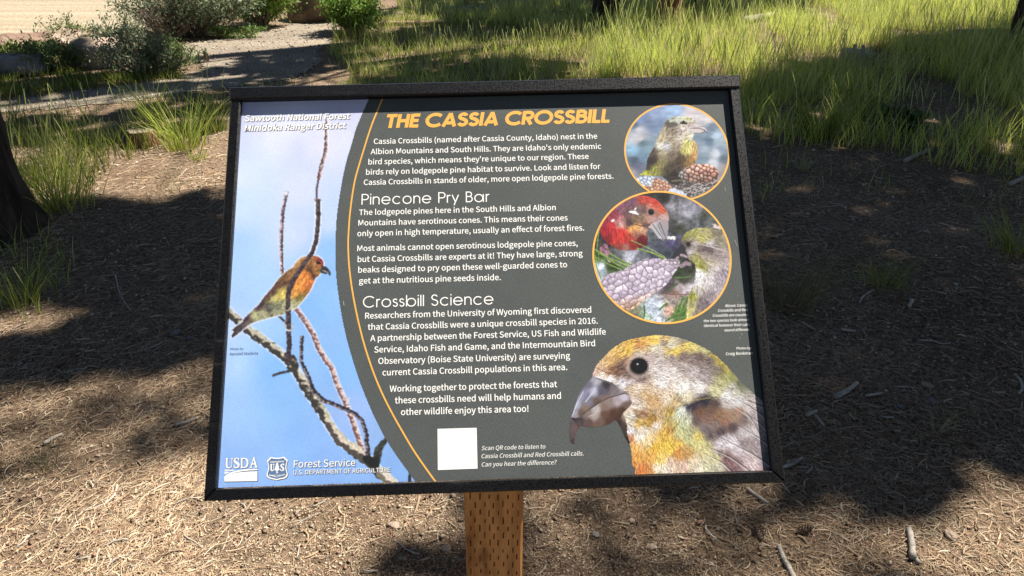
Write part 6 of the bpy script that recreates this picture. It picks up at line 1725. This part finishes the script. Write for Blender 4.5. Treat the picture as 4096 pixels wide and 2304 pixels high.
stick([(2160, 768), (2170, 750), (2196, 735)], 0.005, 0.004, M_BLEACH, 'forked pale twig at right of the dry tuft')
stick([(1930, 1270), (1900, 1250), (1878, 1232)], 0.006, 0.005, M_BLEACH, 'pale stick just below the bottom rail near its right end')
stick([(640, 1250), (632, 1270), (616, 1290)], 0.004, 0.003, M_TWIG, 'short brown twig on the bare ground left of the post')
stick([(1055, 1250), (1050, 1275), (1042, 1296)], 0.004, 0.003, M_TWIG, 'dark twig on bare ground between the sign and the post')
stick([(290, 690), (300, 740), (330, 782)], 0.003, 0.002, M_BLEACH, 'thin straw stalk leaning in the shade left of the sign')
stick([(440, 1070), (470, 1062), (498, 1050)], 0.006, 0.004, M_GREYWOOD, 'dark curved twig close to the left rail of the sign')
stick([(250, 890), (290, 870), (350, 862)], 0.004, 0.003, M_TWIG, 'brown twig in dappled light left of the sign')
TW = np.random.default_rng(9)
base = None
n_tw = 0
zone = [(0, 640), (560, 560), (540, 1130), (1150, 1280), (1150, 1449), (0, 1449)], [(1900, 560), (2576, 520), (2576, 1449), (1330, 1449), (1330, 1270), (1960, 1250)]
protos = []
for k in range(5):
    n_ = 6; t = np.linspace(0, 1, n_); Lk = 0.05 + 0.012 * k
    c = TW.uniform(-0.3, 0.3)
    P = np.stack([t * Lk, c * Lk * t * (1 - t) * 2 + TW.normal(0, 0.001, n_), 0.002 + 0.004 * np.sin(t * 3)], -1)
    protos.append(tube(P, np.linspace(0.0022, 0.0012, n_) * TW.uniform(0.8, 1.7), 6, True))
proto_me = {}
for si, zn in enumerate(zone):
    for k in range(36):
        while True:
            ax, ay = TW.uniform(0, 2576), TW.uniform(540, 1449)
            if inpoly(np.array([ax]), np.array([ay]), zn)[0]: break
        x, y = [float(v) for v in gnd(np.array(ax), np.array(ay))]
        q = int(TW.integers(0, 5)); mt = (M_BLEACH, M_GREYWOOD, M_TWIG)[int(TW.integers(0, 3))]
        key = (q, mt.name)
        if key not in proto_me:
            o = poly_obj('twig', protos[q][0], protos[q][1], mt, None, True); proto_me[key] = o
        else:
            o = proto_me[key].copy(); COL.objects.link(o)
        s = float(TW.uniform(0.45, 1.0))
        o.location = (x, y, float(hgt(x, y)) + 0.003); o.rotation_euler = (0, float(TW.normal(0, 0.06)), float(TW.uniform(0, 6.28))); o.scale = (s, s, s)
        tag(o, ('small dry twig among the needle litter left of the post', 'small dry twig among the needle litter right of the post')[si], 'twig', ('twigs scattered left of the post', 'twigs scattered right of the post')[si])

STN = [(992, 1325, 0.016, M_ROCKT, 'tan stone on bare ground left of the post'), (2388, 1352, 0.020, M_ROCKT, 'flat tan stone in the litter near the bottom right corner'),
       (2333, 972, 0.017, M_ROCKT, 'flat pale stone in the shaded litter at right'), (442, 836, 0.019, M_ROCKG, 'grey stone in shade left of the sign'), (478, 848, 0.014, M_ROCKG, 'small dark stone beside the grey stone'),
       (1955, 925, 0.018, M_ROCKR, 'reddish brown stone close to the right rail'), (2345, 1012, 0.014, M_ROCKG, 'small grey stone below the flat pale stone'),
       (1120, 1385, 0.014, M_ROCKT, 'rough stone beside the left side of the post at the bottom'), (650, 1225, 0.010, M_ROCKT, 'small stone under the bottom rail at left'),
       (1500, 1345, 0.012, M_ROCKG, 'round grey pebble right of the post'), (1640, 1375, 0.014, M_ROCKT, 'tan clod in shade right of the post'), (745, 1290, 0.009, M_ROCKT, 'tiny tan stone under the sign, left half'),
       (1015, 1410, 0.012, M_ROCKT, 'tan pebble at the bottom edge left of the post'), (1590, 1310, 0.009, M_ROCKT, 'tiny pebble under the bottom rail right of the post'), (2265, 1025, 0.012, M_ROCKG, 'dark pebble in the litter left of the small grey stone')]
for i, (px, py, s, mt, label) in enumerate(STN):
    x, y = [float(v) for v in gnd(np.array(float(px)), np.array(float(py)))]
    V, F = ico(2) if i == 0 else (ST2 if i else None)
    if i == 0: ST2 = (V, F)
    P = rock_v(40 + i, V, 8, 0.06) * np.array([1.3, 0.9, 0.55]) * s
    o = mesh_obj('stone', P, F, mt); o.location = (x, y, float(hgt(x, y)) + s * 0.25); o.rotation_euler = (0, 0, i * 1.3)
    tag(o, label, 'stone')

M_CONE = mat_noise('cone_scale', [(0.3, (0.10, 0.065, 0.045)), (0.6, (0.24, 0.17, 0.125)), (0.8, (0.36, 0.28, 0.22))], 60, 0.85)


def cone(px, py, s, rz, label, k):
    x, y = [float(v) for v in gnd(np.array(float(px)), np.array(float(py)))]
    e = empty('pine_cone', (x, y, float(hgt(x, y)) + s * 0.42), label, 'pine cone')
    e.rotation_euler = (0.15, math.pi / 2 - 0.15, rz)
    V, F = tube([(0, 0, -s), (0, 0, -s * 0.3), (0, 0, s * 0.5), (0, 0, s)], [s * 0.18, s * 0.34, s * 0.25, s * 0.05], 8)
    poly_obj('core', V, F, M_CONE, e)
    parts = []
    for i in range(60):
        f = i / 60; a = i * 2.39996; z = -s * 0.9 + 1.75 * s * f
        R_ = s * (0.50 * math.sin(math.pi * min(1, 0.16 + f * 0.86)) + 0.10)
        c, n_ = math.cos(a), math.sin(a)
        wv = s * 0.13
        P = [(c * R_ * 0.3 - n_ * wv * .4, n_ * R_ * 0.3 + c * wv * .4, z - s * .05), (c * R_ * 0.3 + n_ * wv * .4, n_ * R_ * 0.3 - c * wv * .4, z - s * .05),
             (c * R_ + n_ * wv, n_ * R_ - c * wv, z + s * 0.03), (c * R_ - n_ * wv, n_ * R_ + c * wv, z + s * 0.03), (c * R_ * 1.08, n_ * R_ * 1.08, z + s * 0.09), (c * R_ * .8, n_ * R_ * .8, z + s * 0.04)]
        parts.append((P, [(0, 1, 2, 3), (3, 2, 4), (5, 4, 2), (5, 3, 4)]))
    V, F = joinvf(parts)
    tag(poly_obj('scales', V, F, M_CONE, e), kind='stuff')


cone(2025, 1338, 0.026, 0.4, 'open pine cone on sunlit litter below the sign at right', 1)
cone(1905, 1345, 0.024, 1.9, 'small pine cone at the bottom between post and grey stick', 2)
cone(2440, 1120, 0.025, 2.6, 'dark pine cone in the shaded litter at far right', 3)
cone(156, 920, 0.026, 0.9, 'dark pine cone in shade at the left', 4)
bpy.context.view_layer.update()
